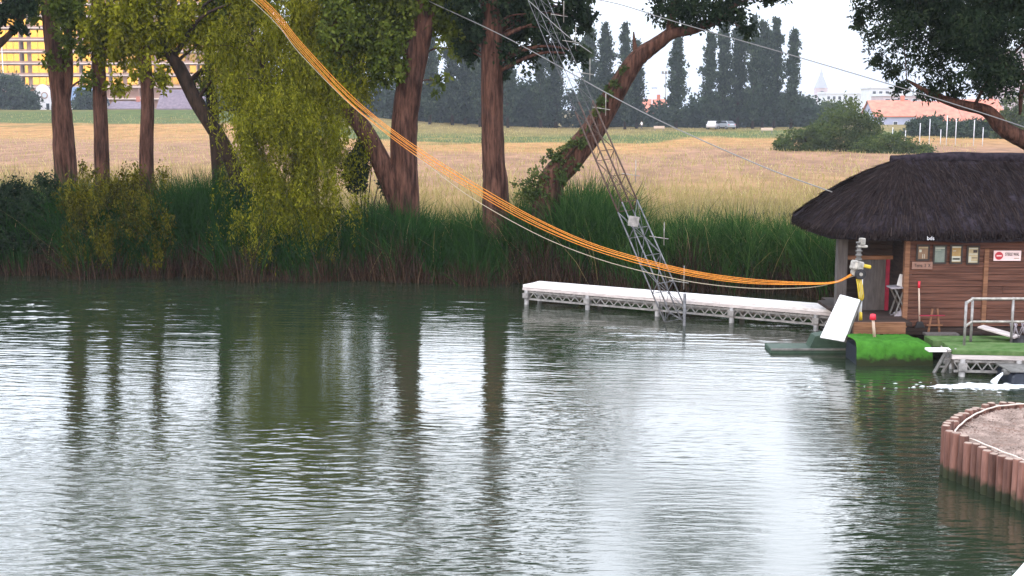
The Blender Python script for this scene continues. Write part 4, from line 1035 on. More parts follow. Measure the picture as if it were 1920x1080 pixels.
# ------------------------------------------------------------------ thatched hut
def hut():
    root = empty('thatched_hut', (9.5, 27.5, 0.45), 'brown timber hut under a dark thatched roof at the water', 'hut')
    # roof: rounded-rectangle eave line blending up to a ridge
    ex0, ex1, ey0, ey1, ez = 6.52, 15.2, 25.95, 31.0, 2.50
    rx0, rx1, ry, rz = 8.62, 13.2, 28.4, 3.84
    n = 120
    ring = []
    per = []
    cx, cy = (ex0 + ex1) / 2, (ey0 + ey1) / 2; hx, hy = (ex1 - ex0) / 2, (ey1 - ey0) / 2; cr_ = 1.5
    def rr_point(t):      # walk round the rounded rectangle
        L = [2 * (hx - cr_), math.pi / 2 * cr_, 2 * (hy - cr_), math.pi / 2 * cr_] * 2
        s = t * sum(L); k = 0
        while s > L[k] and k < 7: s -= L[k]; k += 1
        if k == 0: return cx - hx + cr_ + s, cy - hy
        if k == 1: a = s / cr_; return cx + hx - cr_ + cr_ * math.sin(a), cy - hy + cr_ - cr_ * math.cos(a)
        if k == 2: return cx + hx, cy - hy + cr_ + s
        if k == 3: a = s / cr_; return cx + hx - cr_ + cr_ * math.cos(a), cy + hy - cr_ + cr_ * math.sin(a)
        if k == 4: return cx + hx - cr_ - s, cy + hy
        if k == 5: a = s / cr_; return cx - hx + cr_ - cr_ * math.sin(a), cy + hy - cr_ + cr_ * math.cos(a)
        if k == 6: return cx - hx, cy + hy - cr_ - s
        a = s / cr_; return cx - hx + cr_ - cr_ * math.cos(a), cy - hy + cr_ - cr_ * math.sin(a)
    lev = [0.0, 0.0, 0.08, 0.2, 0.35, 0.5, 0.65, 0.8, 0.9, 0.97, 1.0]
    V = []
    rng = np.random.default_rng(3)
    def surf(x, y, t):
        kx = min(max(x, rx0), rx1)
        px, py = x + (kx - x) * t, y + (ry - y) * t
        z = ez + (rz - ez) * (t + 0.10 * math.sin(math.pi * t))
        return px, py, z
    for li, t in enumerate(lev):
        for i in range(n):
            x, y = rr_point(i / n)
            p = surf(x, y, t)
            dz = -0.20 if li == 0 else 0.0
            if li == 0: p = (p[0] + (cx - p[0]) * .01, p[1] + (cy - p[1]) * .04, p[2])
            wob = 0.035 * math.sin(i * 1.9 + li) + rng.normal(0, .016)
            V.append((p[0], p[1], p[2] + dz + wob * (1 if li < 9 else .4)))
    Fq = []
    for li in range(len(lev) - 1):
        for i in range(n):
            a, b = li * n + i, li * n + (i + 1) % n
            Fq.append((a, b, b + n, a + n))
    m = MB(); m.add(V, Fq, True)
    m.f.append(tuple(range(n))[::-1]); m.sm.append(False)      # soffit
    m.f.append(tuple((len(lev) - 1) * n + i for i in range(n))); m.sm.append(True)
    roof = m.build('roof', M['thatch'], root)
    # straw: short stems lying down the slope and a fringe hanging from the eave
    N = 30000
    SV = np.zeros((N, 4, 3)); T = np.zeros(N)
    for k in range(N):
        u = rng.random(); x, y = rr_point(u)
        fr = k < 5200
        t = 0.0 if fr else rng.random() ** .8 * .96
        p = np.array(surf(x, y, t)); q = np.array(surf(x, y, min(1, t + .03)))
        d = (p - q); d /= max(np.linalg.norm(d), 1e-5)
        L = rng.uniform(.14, .34); w = rng.uniform(.006, .013)
        if fr:
            p = p + np.array((0, 0, -rng.uniform(.0, .16))); d = d * .6 + np.array((0, 0, -.8)); L *= .22
        else:
            p = p + np.array((0, 0, rng.uniform(.015, .055)))
        d = d + rng.normal(0, .07, 3)
        s = np.cross(d, (rng.normal(0, .3), rng.normal(0, .3), 1)); s /= np.linalg.norm(s)
        e = p + d * L
        SV[k] = (p - s * w, p + s * w, e + s * w * .5, e - s * w * .5); T[k] = rng.random() ** 1.6
    np_mesh('straw', SV.reshape(-1, 3), np.arange(4 * N).reshape(N, 4), M['thatch_straw'], roof, np.repeat(T, 4))
    m = MB(); Q, RR = spline([(rx0 - .25, ry, rz - .02), (9.5, ry, rz + .03), (11, ry, rz + .02), (rx1 + .25, ry, rz - .02)], [.10, .12, .12, .1], 6)
    m.tube(Q, RR, 10, jit=.15); m.build('ridge_cap', M['thatch'], roof)
    # front wall of boards
    wx0 = at(1702, 550, 26.3)[0]; wx1 = 14.3; yw = 26.3
    m = MB(); rr = random.Random(2); z = .47
    while z < 2.42:
        h = rr.uniform(.10, .155); xa = wx0
        while xa < wx1 - .05:
            xb = min(wx1, xa + rr.uniform(1.4, 3.0))
            m.box(((xa + xb) / 2, yw + rr.uniform(-.008, .008), z + h / 2), (xb - xa - .006, .04, h - .008), ry=rr.uniform(-.004, .004), rx=-.06)
            xa = xb
        z += h
    m.build('front_wall', M['wall_board'], root)
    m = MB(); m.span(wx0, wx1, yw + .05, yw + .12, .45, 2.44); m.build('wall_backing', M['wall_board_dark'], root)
    m = MB(); m.span(wx0 - .10, wx0 - .004, yw - .05, yw + .08, .45, 2.44); m.build('corner_post', M['beam_wood'], root)
    px_ = at(1845, 550, yw)[0]
    m = MB(); m.span(px_ - .045, px_ + .045, yw - .055, yw - .026, .46, 2.1); m.build('batten', M['beam_wood'], root)
    m = MB(); m.span(wx0 - .1, wx1, yw - .05, yw + .08, .30, .446); m.build('sill_beam', M['wall_board_dark'], root)
    # open porch on the left
    lx = at(1580, 500, 27.0)[0]
    m = MB(); m.span(lx - .11, lx + .10, 27.0, 27.2, .1, 2.46); m.build('porch_post', M['grey_post'], root)
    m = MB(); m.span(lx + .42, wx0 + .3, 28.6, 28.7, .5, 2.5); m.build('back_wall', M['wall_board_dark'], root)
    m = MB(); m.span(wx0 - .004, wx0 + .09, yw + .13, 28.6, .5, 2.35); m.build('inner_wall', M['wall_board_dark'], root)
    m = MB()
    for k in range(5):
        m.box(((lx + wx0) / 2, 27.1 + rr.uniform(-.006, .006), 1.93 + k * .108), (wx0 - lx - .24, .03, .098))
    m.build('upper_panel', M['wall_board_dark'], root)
    m = MB(); m.span(lx + .11, wx0 - .11, 27.05, 27.15, 1.78, 1.86); m.build('lintel', M['beam_wood'], root)
    # floor with its front beam
    bx0, bx1 = at(1600, 615, 25.5)[0], at(1697, 615, 25.5)[0]
    m = MB(); m.span(bx0, bx1, 25.46, 25.56, .46, .685); m.build('front_beam', M['beam_wood'], root)
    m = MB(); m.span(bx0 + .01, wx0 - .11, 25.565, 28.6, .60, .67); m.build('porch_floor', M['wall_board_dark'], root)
    m = MB()
    for k in range(8):
        m.span(bx0 + .1 + k * .13, bx0 + .15 + k * .13, 25.50, 25.54, .2, .457)
    m.build('floor_leg', M['grey_post'], root)
    # doors
    dx = at(1663, 550, 27.05)[0]
    m = MB(); m.span(dx - .03, dx + .045, 27.06, 27.14, .68, 1.775); m.build('red_door_edge', M['red_fabric'], root)
    m = MB(); m.span(at(1612, 550, 27.05)[0], dx - .034, 27.10, 27.14, .68, 1.775); d = m.build('door', M['grey_post'], root)
    d['label'] = 'grey brown door leaf with a red edge'
    m = MB(); m.span(14.2, 14.3, yw + .13, 30.3, .45, 2.35); m.build('side_wall', M['wall_board'], root)
    # ground sleepers under the hut
    m = MB(); m.span(lx + .45, 15, 26.75, 30.6, -.6, .44); m.build('foundation', M['wall_board_dark'], root)
    return root, wx0, yw
hut_root, WX0, YW = hut()
def text_mesh(s, size, mat, parent, loc, name='lettering', depth=.004, ax=1.0):
    cu = bpy.data.curves.new(name, 'FONT'); cu.body = s; cu.size = size; cu.extrude = depth; cu.align_x = 'CENTER'; cu.align_y = 'CENTER'
    o = bpy.data.objects.new(name, cu); COL.objects.link(o)
    dg = bpy.context.evaluated_depsgraph_get(); dg.update()
    me = bpy.data.meshes.new_from_object(o.evaluated_get(dg)); bpy.data.objects.remove(o)
    me.name = name; me.materials.clear(); me.materials.append(M[mat])
    t = bpy.data.objects.new(name, me); COL.objects.link(t)
    t.location = Vector(loc) - (root_loc(parent) if parent else Vector()); t.rotation_euler = (math.pi / 2, 0, 0); t.scale = (ax, 1, 1)
    if parent: t.parent = parent
    return t
YS = YW - .07
def framed(label, px0, px1, py0, py1, face, extras=()):
    a, b = at(px0, py1, YS), at(px1, py0, YS)
    c = (a + b) / 2
    root = empty('framed_poster', (c[0], YS, a[2]), label, 'poster')
    m = MB(); w = .035
    m.span(a[0], b[0], YS, YS + .035, a[2], a[2] + w).span(a[0], b[0], YS, YS + .035, b[2] - w, b[2])
    m.span(a[0], a[0] + w, YS + .001, YS + .034, a[2] + w, b[2] - w).span(b[0] - w, b[0], YS + .001, YS + .034, a[2] + w, b[2] - w)
    m.build('frame', M['frame_dark'], root)
    m = MB(); m.span(a[0] + w, b[0] - w, YS + .012, YS + .03, a[2] + w, b[2] - w); m.build('sheet', M[face], root)
    W, Hh = b[0] - a[0] - 2 * w, b[2] - a[2] - 2 * w
    for (u0, u1, v0, v1, mt) in extras:
        m = MB(); m.span(a[0] + w + u0 * W, a[0] + w + u1 * W, YS + .006, YS + .011, a[2] + w + v0 * Hh, a[2] + w + v1 * Hh); m.build('print', M[mt], root)
    return root
framed('brown framed poster, leftmost of the four on the hut wall', 1718, 1744, 459, 489, 'poster_brown', ((.1, .34, .55, .75, 'poster_pale'), (.45, .5, .05, .4, 'poster_pale'), (.62, .67, .05, .4, 'poster_pale'), (0, 1, .86, .94, 'poster_cream')))
framed('grey green framed poster beside the brown one', 1749, 1776, 459, 495, 'poster_green', ((.05, .95, .86, .92, 'poster_pale'), (.05, .6, .76, .79, 'poster_pale')))
framed('ochre framed poster with a pale photograph along its foot', 1781, 1806, 459, 495, 'poster_ochre', ((.0, 1, .92, 1, 'poster_pale'), (.02, .98, .05, .38, 'poster_pale'), (.1, .9, .16, .26, 'poster_green'), (.1, .45, .7, .74, 'poster_pale')))
framed('cream framed notice with printed lines, rightmost of the four', 1812, 1838, 461, 496, 'poster_cream', ((.05, .95, .9, .96, 'poster_pale'), (.5, .92, .66, .84, 'frame_dark'), (.04, .96, .54, .6, 'poster_pale'), (.04, .3, .1, .42, 'poster_pale'), (.4, .95, .3, .34, 'frame_dark'), (.04, .96, .04, .09, 'poster_pale')))
def name_board():
    a, b = at(1710, 505, YS), at(1749, 491, YS)
    root = empty('name_board', ((a[0] + b[0]) / 2, YS, a[2]), 'small reddish wooden board with worn letters below the posters', 'sign')
    m = MB(); m.span(a[0], b[0], YS, YS + .03, a[2], b[2]); m.build('board', M['sign_board'], root, bevel=.004)
    text_mesh('Terra  2  X', .10, 'ink', root, ((a[0] + b[0]) / 2, YS - .005, (a[2] + b[2]) / 2), ax=.72)
name_board()
def stop_sign():
    a, b = at(1863, 489, YS), at(1915, 470, YS)
    root = empty('warning_sign', ((a[0] + b[0]) / 2, YS, a[2]), 'white sign with a red no entry disc and black capitals', 'sign')
    m = MB(); m.span(a[0], b[0], YS, YS + .02, a[2], b[2]); m.build('board', M['sign_white'], root)
    cx, cz = a[0] + .105, (a[2] + b[2]) / 2
    m = MB(); m.tube([(cx, YS - .001, cz), (cx, YS - .008, cz)], [.082, .082], 24); d = m.build('disc', M['sign_red'], root)
    m = MB(); m.span(cx - .052, cx + .052, YS - .012, YS - .0085, cz - .013, cz + .013); m.build('bar', M['sign_white'], d)
    text_mesh('STEILE WAL', .095, 'ink', root, (a[0] + .375, YS - .005, cz + .028), ax=.58)
    m = MB(); m.span(a[0] + .42, b[0] - .04, YS - .005, YS - .001, cz - .06, cz - .045); m.build('small_print', M['slab_brown'], root)
stop_sign()
p = at(1745, 447, 25.86)
tl = text_mesh('bds', .11, 'post_white', None, (p[0], 25.86, p[2] - .0), name='eave_lettering', ax=1.0)
tag(tl, 'small white letters on the edge of the thatch above the posters', 'lettering')

# ------------------------------------------------------------------ things in and round the porch
def winch():
    Yw = 25.75
    c = at(1611, 510, Yw); t = at(1613, 447, Yw); f = at(1616, 606, Yw)
    root = empty('rope_winch', (c[0], Yw, .68), 'grey rope winch with a pulley hanging at the porch mouth', 'winch')
    x = c[0]
    m = MB(); m.tube([(x + .05, Yw, .68), (x + .05, Yw, c[2] - .15)], [.035, .035], 10); m.build('stand', M['post_white'], root)
    m = MB(); m.tube([(x - .02, Yw, c[2] + .1), (x - .02, Yw, t[2] - .1)], [.05, .045], 10)
    for k in range(6):
        m.tube([(x - .02, Yw, c[2] + .16 + k * .085), (x - .02, Yw, c[2] + .19 + k * .085)], [.068, .068], 10)
    m.build('column', M['steel_dark'], root)
    m = MB(); m.box((x + .03, Yw - .02, t[2] - .06), (.10, .12, .14), rz=.3).box((x + .04, Yw - .03, t[2] - .16), (.2, .07, .05)); m.build('head_bracket', M['machine_grey'], root, bevel=.012)
    m = MB(); m.box((x - .05, Yw, c[2] + .13), (.22, .22, .2), rz=.4, ry=.25); m.build('housing', M['machine_grey'], root, bevel=.03)
    m = MB(); m.tube([(x + .0, Yw - .13, c[2] - .03), (x + .0, Yw + .1, c[2] - .03)], [.105, .105], 20); mo = m.build('drum', M['black'], root)
    m = MB(); m.tube([(x + .0, Yw - .16, c[2] - .03), (x + .0, Yw - .131, c[2] - .03)], [.035, .035], 16); m.build('hub', M['machine_grey'], mo)
    m = MB(); m.tube([(x - .10, Yw - .05, c[2] - .0), (x - .10, Yw + .05, c[2] - .0)], [.07, .07], 16); m.build('pulley', M['machine_grey'], root)
    m = MB(); m.box((x + .13, Yw, c[2] + .12), (.2, .1, .07), ry=.2); m.build('guard', M['hose_yellow'], root, bevel=.015)
    return root, c
WINCH, WC = winch()
def hose():
    x, Yw = WC[0], 25.70
    root = empty('yellow_hose', (x, Yw, .7), 'yellow hose looped below the grey winch', 'hose')
    m = MB()
    for k in range(4):
        o = -.06 + k * .03
        Q, RR = spline([(x + o, Yw, WC[2] - .14), (x + o + .02, Yw - .05, WC[2] - .3), (x + o + .05, Yw - .04, WC[2] - .5), (x + o * .3 + .05, Yw, WC[2] - .58)], [.013] * 4, 4)
        m.tube(Q, RR, 6)
    m.build('loop', M['hose_yellow'], root)
    m = MB(); m.tube([(x + .05, Yw, .7), (x + .05, Yw, .86)], [.04, .03], 8); m.build('nozzle', M['hose_yellow'], root)
hose()
def folding_chair():
    Yc = 26.5; x0 = at(1672, 560, Yc)[0]; z0 = .672
    root = empty('folding_chair', (x0 + .15, Yc, z0), 'dark folding chair with a grey seat in the porch doorway', 'chair')
    m = MB(); m.box((x0 + .14, Yc, z0 + .60), (.42, .4, .035), ry=-.06); m.build('seat', M['fabric_grey'], root, bevel=.01)
    for s in (-1, 1):
        m = MB(); m.bar((x0, Yc + s * .19, z0 + .58), (x0 + .30, Yc + s * .19, z0), .028); m.build('leg', M['steel_dark'], root)
        m = MB(); m.bar((x0 + .32, Yc + s * .165, z0 + .95), (x0 + .02, Yc + s * .165, z0), .028); m.build('leg', M['steel_dark'], root)
    m = MB(); m.box((x0 + .32, Yc, z0 + .85), (.03, .36, .22), ry=.3); m.build('backrest', M['fabric_grey'], root, bevel=.008)
    return x0, Yc, z0
fx, fy, fz = folding_chair()
m = MB(); m.box((fx + .17, fy - .1, fz + .74), (.17, .02, .25), ry=.3, rx=-.2); o = m.build('paper_sheet', M['paper'], None, bevel=.004)
tag(o, 'pale sheet of paper standing on the folding chair seat', 'paper')
def cloth():
    rng = random.Random(5); m = MB(); x0 = at(1676, 590, 26.3)[0]
    n = 9; vs = []; fs = []
    for i in range(n):
        for j in range(n):
            u, v = i / (n - 1), j / (n - 1)
            vs.append((x0 + .28 * u + .03 * rng.uniform(-1, 1), 26.3 + .22 * v, .68 + (.34 * u * (1 - .5 * v) + .06 * math.sin(5 * u + 4 * v)) * (1 - abs(2 * v - 1) ** 2)))
    for i in range(n - 1):
        for j in range(n - 1):
            a = i * n + j; fs.append((a, a + 1, a + n + 1, a + n))
    m.add(vs, fs, True); o = m.build('grey_bag', M['fabric_grey'], None)
    so = o.modifiers.new('t', 'SOLIDIFY'); so.thickness = .012
    tag(o, 'crumpled grey bag on the porch floor beneath the folding chair', 'bag')
cloth()
def marker_post():
    Yc = 25.05; b = at(1640, 634, Yc); t = at(1637, 588, Yc)
    root = empty('marker_post', (b[0], Yc, b[2]), 'short pale post with a bright red cap on the green carpet', 'post')
    m = MB(); m.tube([(b[0], Yc, .43), (t[0], Yc, t[2] - .08)], [.032, .027], 10); m.build('shaft', M['pole_wood'], root)
    m = MB(); m.lathe([(0, .12), (.05, .11), (.062, .06), (.062, 0), (.03, -.01), (0, -.01)], (t[0], Yc, t[2] - .12), 14); m.build('cap', M['red_paint'], root)
marker_post()
def shovel():
    Yc = YW - .16; t = at(1725, 528, Yc); b = at(1724, 598, Yc)
    root = empty('broom', (b[0], Yc, .47), 'long handled broom with a red grip leaning on the hut wall', 'broom')
    m = MB(); m.tube([(b[0], Yc - .02, .56), (t[0], Yc + .05, t[2] - .14)], [.018, .018], 8); m.build('handle', M['pole_wood'], root)
    m = MB(); m.tube([(t[0], Yc + .05, t[2] - .14), (t[0] + .002, Yc + .06, t[2])], [.026, .026], 8); m.build('grip', M['red_paint'], root)
    m = MB(); m.prism([(b[0] - .10, Yc - .06, .47), (b[0] + .11, Yc - .06, .47), (b[0] + .05, Yc - .06, .60), (b[0] - .05, Yc - .06, .60)], (0, .07, 0)); m.build('brush', M['black'], root, bevel=.008)
shovel()
def trestle():
    Yc = 26.0; x = at(1752, 600, Yc)[0]; z0 = .47
    root = empty('wooden_trestle', (x, Yc, z0), 'small reddish trestle with a crossbar standing against the boards', 'trestle')
    for s in (-1, 1):
        m = MB(); m.bar((x + s * .13, Yc, z0 - .2), (x + s * .05, Yc, z0 + .42), .035, .04); m.build('leg', M['beam_wood'], root)
    m = MB(); m.bar((x - .32, Yc - .03, z0 + .28), (x + .2, Yc - .03, z0 + .28), .022); m.build('crossbar', M['red_fabric'], root)
    m = MB(); m.bar((x - .16, Yc - .03, z0 + .08), (x + .16, Yc - .03, z0 + .08), .03); m.build('rung', M['beam_wood'], root)
trestle()

# ------------------------------------------------------------------ docks
def dock(name, label, A, B, width, ztop, mat_top, post_ts, ztr0, ztr1, cells, thick=.13, back_dir=1):
    """A, B: front corners of the deck in plan (x, y)"""
    A, B = np.array((*A, ztop)), np.array((*B, ztop))
    d = unit(B - A); nrm = np.array((-d[1], d[0], 0)) * back_dir
    Ln = np.linalg.norm(B - A)
    root = empty(name, Vector(A * .5 + B * .5 - np.array((0, 0, ztop))), label, 'dock')
    m = MB(); rr = random.Random(8)
    def P(s, w, z): return A + d * s + nrm * w + np.array((0, 0, z))
    k = 6; bw = width / k
    for i in range(k):      # long deck boards
        s = 0
        while s < Ln - .01:
            e = min(Ln, s + rr.uniform(2.2, 3.2))
            m.bar(P(s + .004, (i + .5) * bw, -thick * .25 + rr.uniform(-.004, .004)), P(e - .004, (i + .5) * bw, -thick * .25 + rr.uniform(-.004, .004)), bw - .012, thick * .5)
            s = e
    m.build('deck', M[mat_top], root)
    m = MB(); m.bar(P(0, .02, -thick * .78), P(Ln, .02, -thick * .78), .06, thick * .56 - .01)
    m.bar(P(0, width - .02, -thick * .78), P(Ln, width - .02, -thick * .78), .06, thick * .5); m.build('edge_beam', M['deck_edge'], root)
    for w in (.06, width - .06):
        m = MB()
        m.bar(P(0.05, w, ztr1 - ztop), P(Ln - .02, w, ztr1 - ztop), .04, .045); m.bar(P(0.05, w, ztr0 - ztop), P(Ln - .02, w, ztr0 - ztop), .04, .045)
        for i in range(cells):
            s0, s1 = .05 + (Ln - .1) * i / cells, .05 + (Ln - .1) * (i + 1) / cells; sm = (s0 + s1) / 2
            m.bar(P(s0, w, ztr1 - ztop - .02), P(sm, w, ztr0 - ztop + .02), .022); m.bar(P(sm, w, ztr0 - ztop + .02), P(s1, w, ztr1 - ztop - .02), .022)
        m.build('truss', M['steel'], root)
    for t in post_ts:
        for w in (.05, width - .12):
            m = MB(); q = P(t * Ln, w - .02, 0)
            m.tube([(q[0], q[1], -1.4), (q[0], q[1], ztop - thick - .001)], [.06, .06], 12)
            m.box((q[0], q[1], (ztr0 + ztr1) / 2), (.15, .16, ztr1 - ztr0 - .05), rz=math.atan2(d[1], d[0])); m.build('post', M['steel'], root)
    return root, A, B
A_ = atz(980, 534, .50); B_ = atz(1578, 583, .50)
dock('long_dock', 'long narrow white jetty on steel trusses running left from the hut', A_[:2], B_[:2], .85, .50, 'deck_white', (.012, .225, .455, .685, .93), .14, .32, 34)
A2 = atz(1786, 657, .50); B2 = atz(1990, 661, .50)
dock('near_dock', 'short jetty with a faded green top beside the pouring water', A2[:2], B2[:2], .95, .50, 'carpet_faded', (.1, .62, .98), .10, .29, 9, thick=.16)
def ladder():
    a, b = atz(1777, 655, .50), atz(1752, 698, .0)
    a2, b2 = a + np.array((.16, 0, 0)), b + np.array((.16, 0, 0))
    root = empty('boarding_ladder', Vector(b), 'grey metal boarding ladder slanting from the near jetty into the water', 'ladder')
    ext = (b - a) * .5
    for p, q in ((a, b + ext), (a2, b2 + ext)):
        m = MB(); m.bar(p, q, .035, .06); m.build('rail', M['steel'], root)
    m = MB()
    for t in (.05, .4, .75, 1.1):
        m.bar(a + (b - a) * t, a2 + (b2 - a2) * t, .05, .025)
    m.build('rung', M['steel'], root)
    m = MB(); m.box(Vector(a + np.array((-.1, .12, -.03))), (.5, .25, .04)); m.build('bracket', M['deck_white'], root)
ladder()
def railing():
    Yf = 24.35; z0 = .5
    root = empty('hand_railing', (at(1815, 640, Yf)[0], Yf, z0), 'grey pipe railing on the near jetty before the hut wall', 'railing')
    pts = [(1810, Yf - .35), (1822, Yf + .2), (1898, Yf + .2), (1985, Yf + .2)]
    zt = 1.31
    for px, y in pts:
        m = MB(); x = at(px, 600, y)[0]; m.tube([(x, y, z0 - .05), (x, y, zt + .03)], [.026, .026], 10); m.build('post', M['steel'], root)
    for z, r in ((zt, .028), (.86, .024)):
        m = MB(); q = [(at(px, 600, y)[0], y, z) for px, y in pts]
        m.tube(q, [r] * 4, 8); m.build('rail', M['machine_grey'], root)
railing()
def plank():
    a, b = at(1838, 612, 25.3), at(1908, 632, 24.8)
    m = MB(); m.bar(a, b, .30, .035); o = m.build('white_plank', M['deck_edge'], None, bevel=.006)
    tag(o, 'pale plank slanting down behind the pipe railing', 'plank')
    root = empty('mesh_basket', Vector(at(1912, 622, 24.9)), 'dark netting basket beside the pipe railing at the right edge', 'basket')
    c = at(1914, 618, 24.9); m = MB()
    for k in range(9):
        a = k * math.pi / 4.5
        m.tube([(c[0] + .18 * math.cos(a), c[1] + .18 * math.sin(a), c[2] - .14), (c[0] + .21 * math.cos(a + .5), c[1] + .21 * math.sin(a + .5), c[2] + .14)], .01, 5)
        m.tube([(c[0] + .18 * math.cos(a), c[1] + .18 * math.sin(a), c[2] - .14), (c[0] + .21 * math.cos(a - .5), c[1] + .21 * math.sin(a - .5), c[2] + .14)], .01, 5)
    m.build('netting', M['fabric_grey'], root)
    m = MB(); m.lathe([(.17, -.36), (.18, -.14), (.16, -.14), (.0, -.34)], c, 14); m.build('tub', M['black'], root)
plank()
def carpet_block():
    A, B = atz(1606, 641, .46), atz(1748, 641, .46)
    root = empty('carpet_float', ((A[0] + B[0]) / 2, A[1], 0), 'floating platform under bright green carpet before the porch', 'platform')
    n, k = 40, 14; vs = []; fs = []
    rng = np.random.default_rng(6)
    for i in range(n):
        u = i / (n - 1); x = A[0] + (B[0] - A[0]) * u
        fall = 1 - .18 * smooth(.75, 1, u)
        for j in range(k):
            v = j / (k - 1)
            # over the top from the back, round the nose and down into the water
            if v < .45: y = 25.42 - (25.42 - A[1] - .12) * v / .45; z = .46 + .012 * math.sin(9 * u)
            else:
                t = (v - .45) / .55; a = min(t / .4, 1) * math.pi / 2
                y = A[1] + .12 - .16 * math.sin(a) - .10 * max(0, t - .4); z = .46 - .16 * (1 - math.cos(a)) - .62 * max(0, t - .4)
            vs.append((x, y + .02 * math.sin(14 * u + 3 * v), (z + rng.normal(0, .006)) * fall))
    for i in range(n - 1):
        for j in range(k - 1):
            a = i * k + j; fs.append((a, a + 1, a + k + 1, a + k))
    m = MB(); m.add(vs, fs, True); m.build('carpet', M['carpet_green'], root)
    m = MB(); m.span(A[0] + .02, B[0] - .02, A[1] + .06, 25.40, -.3, .34); m.build('float', M['navy'], root)
    # the same carpet on the step behind, running right in front of the hut
    a, b = at(1740, 640, 25.2)[0], 13.2
    root2 = empty('carpet_walkway', ((a + b) / 2, 25.4, .2), 'faded green carpeted walkway along the foot of the hut wall', 'walkway')
    m = MB(); m.span(a, b, 24.90, 25.45, .30, .42); m.build('deck', M['carpet_faded'], root2)
    m = MB(); m.span(a, b, 24.93, 25.44, .2, .297); m.build('edge_beam', M['wall_board_dark'], root2)
    for k in range(5):
        m = MB(); m.tube([(a + .3 + k * .9, 25.0, -1), (a + .3 + k * .9, 25.0, .199)], .06, 8); m.build('post', M['steel_dark'], root2)
    m = MB(); m.box(((a + at(1790, 630, 25.9)[0]) / 2, 25.60, .425), (at(1790, 630, 25.9)[0] - a - .1, .25, .05)); o = m.build('step_plank', M['grey_post'], None, bevel=.006)
    tag(o, 'grey step plank lying along the foot of the hut wall', 'plank')
carpet_block()
def raft():
    a, b = atz(1442, 651, .09), atz(1608, 654, .09)
    root = empty('dark_raft', Vector(((a[0] + b[0]) / 2, a[1], 0)), 'dark green raft lying almost awash beneath the white board', 'raft')
    m = MB(); m.span(a[0], b[0], b[1], b[1] + .65, -.05, .09); m.build('float', M['raft_green'], root, bevel=.02)
    m = MB(); m.span(a[0], b[0], b[1] - .02, b[1] - .001, .06, .10); m.build('trim', M['steel_dark'], root)
    m = MB(); m.prism([(at(1530, 642, 25.4)[0], b[1] + .12, .092), (at(1602, 646, 25.4)[0], b[1] + .12, .092), (at(1602, 640, 25.4)[0], b[1] + .12, .44), (at(1540, 640, 25.4)[0], b[1] + .12, .33)], (0, .4, 0)); m.build('wedge', M['raft_green'], root)
raft()
def board():
    # board seen from the lake, a little grimy, with a frame strip and bolts
    q = [at(1537, 633, 25.44), at(1583, 641, 25.28), at(1613, 562, 25.38), at(1575, 552, 25.55)]
    n = unit(np.cross(q[1] - q[0], q[3] - q[0])) * .05
    root = empty('white_board', Vector(q[0]), 'white board tilted up on the raft beside the porch', 'board')
    m = MB(); m.prism([Vector(p) for p in q], Vector(-n)); m.build('panel', M['white_paint'], root, bevel=.012)
    m = MB()
    m.bar(q[2] - n * 1.6, q[1] - n * 1.6, .05, .05); m.bar((q[2] + q[3]) / 2 - n * 2, (q[2] + q[3]) / 2 + np.array((.15, .55, -.65)), .04)
    m.build('support', M['steel_dark'], root)
    m = MB(); u = n / np.linalg.norm(n)
    for a_, b_ in ((.1, .08), (.9, .08), (.1, .92), (.9, .92), (.5, .06), (.5, .94)):
        c = q[0] * (1 - a_) * (1 - b_) + q[1] * a_ * (1 - b_) + q[2] * a_ * b_ + q[3] * (1 - a_) * b_
        m.tube([c - u * .002, c + u * .008], [.012, .010], 8)
    m.build('bolt', M['steel_dark'], root)
board()

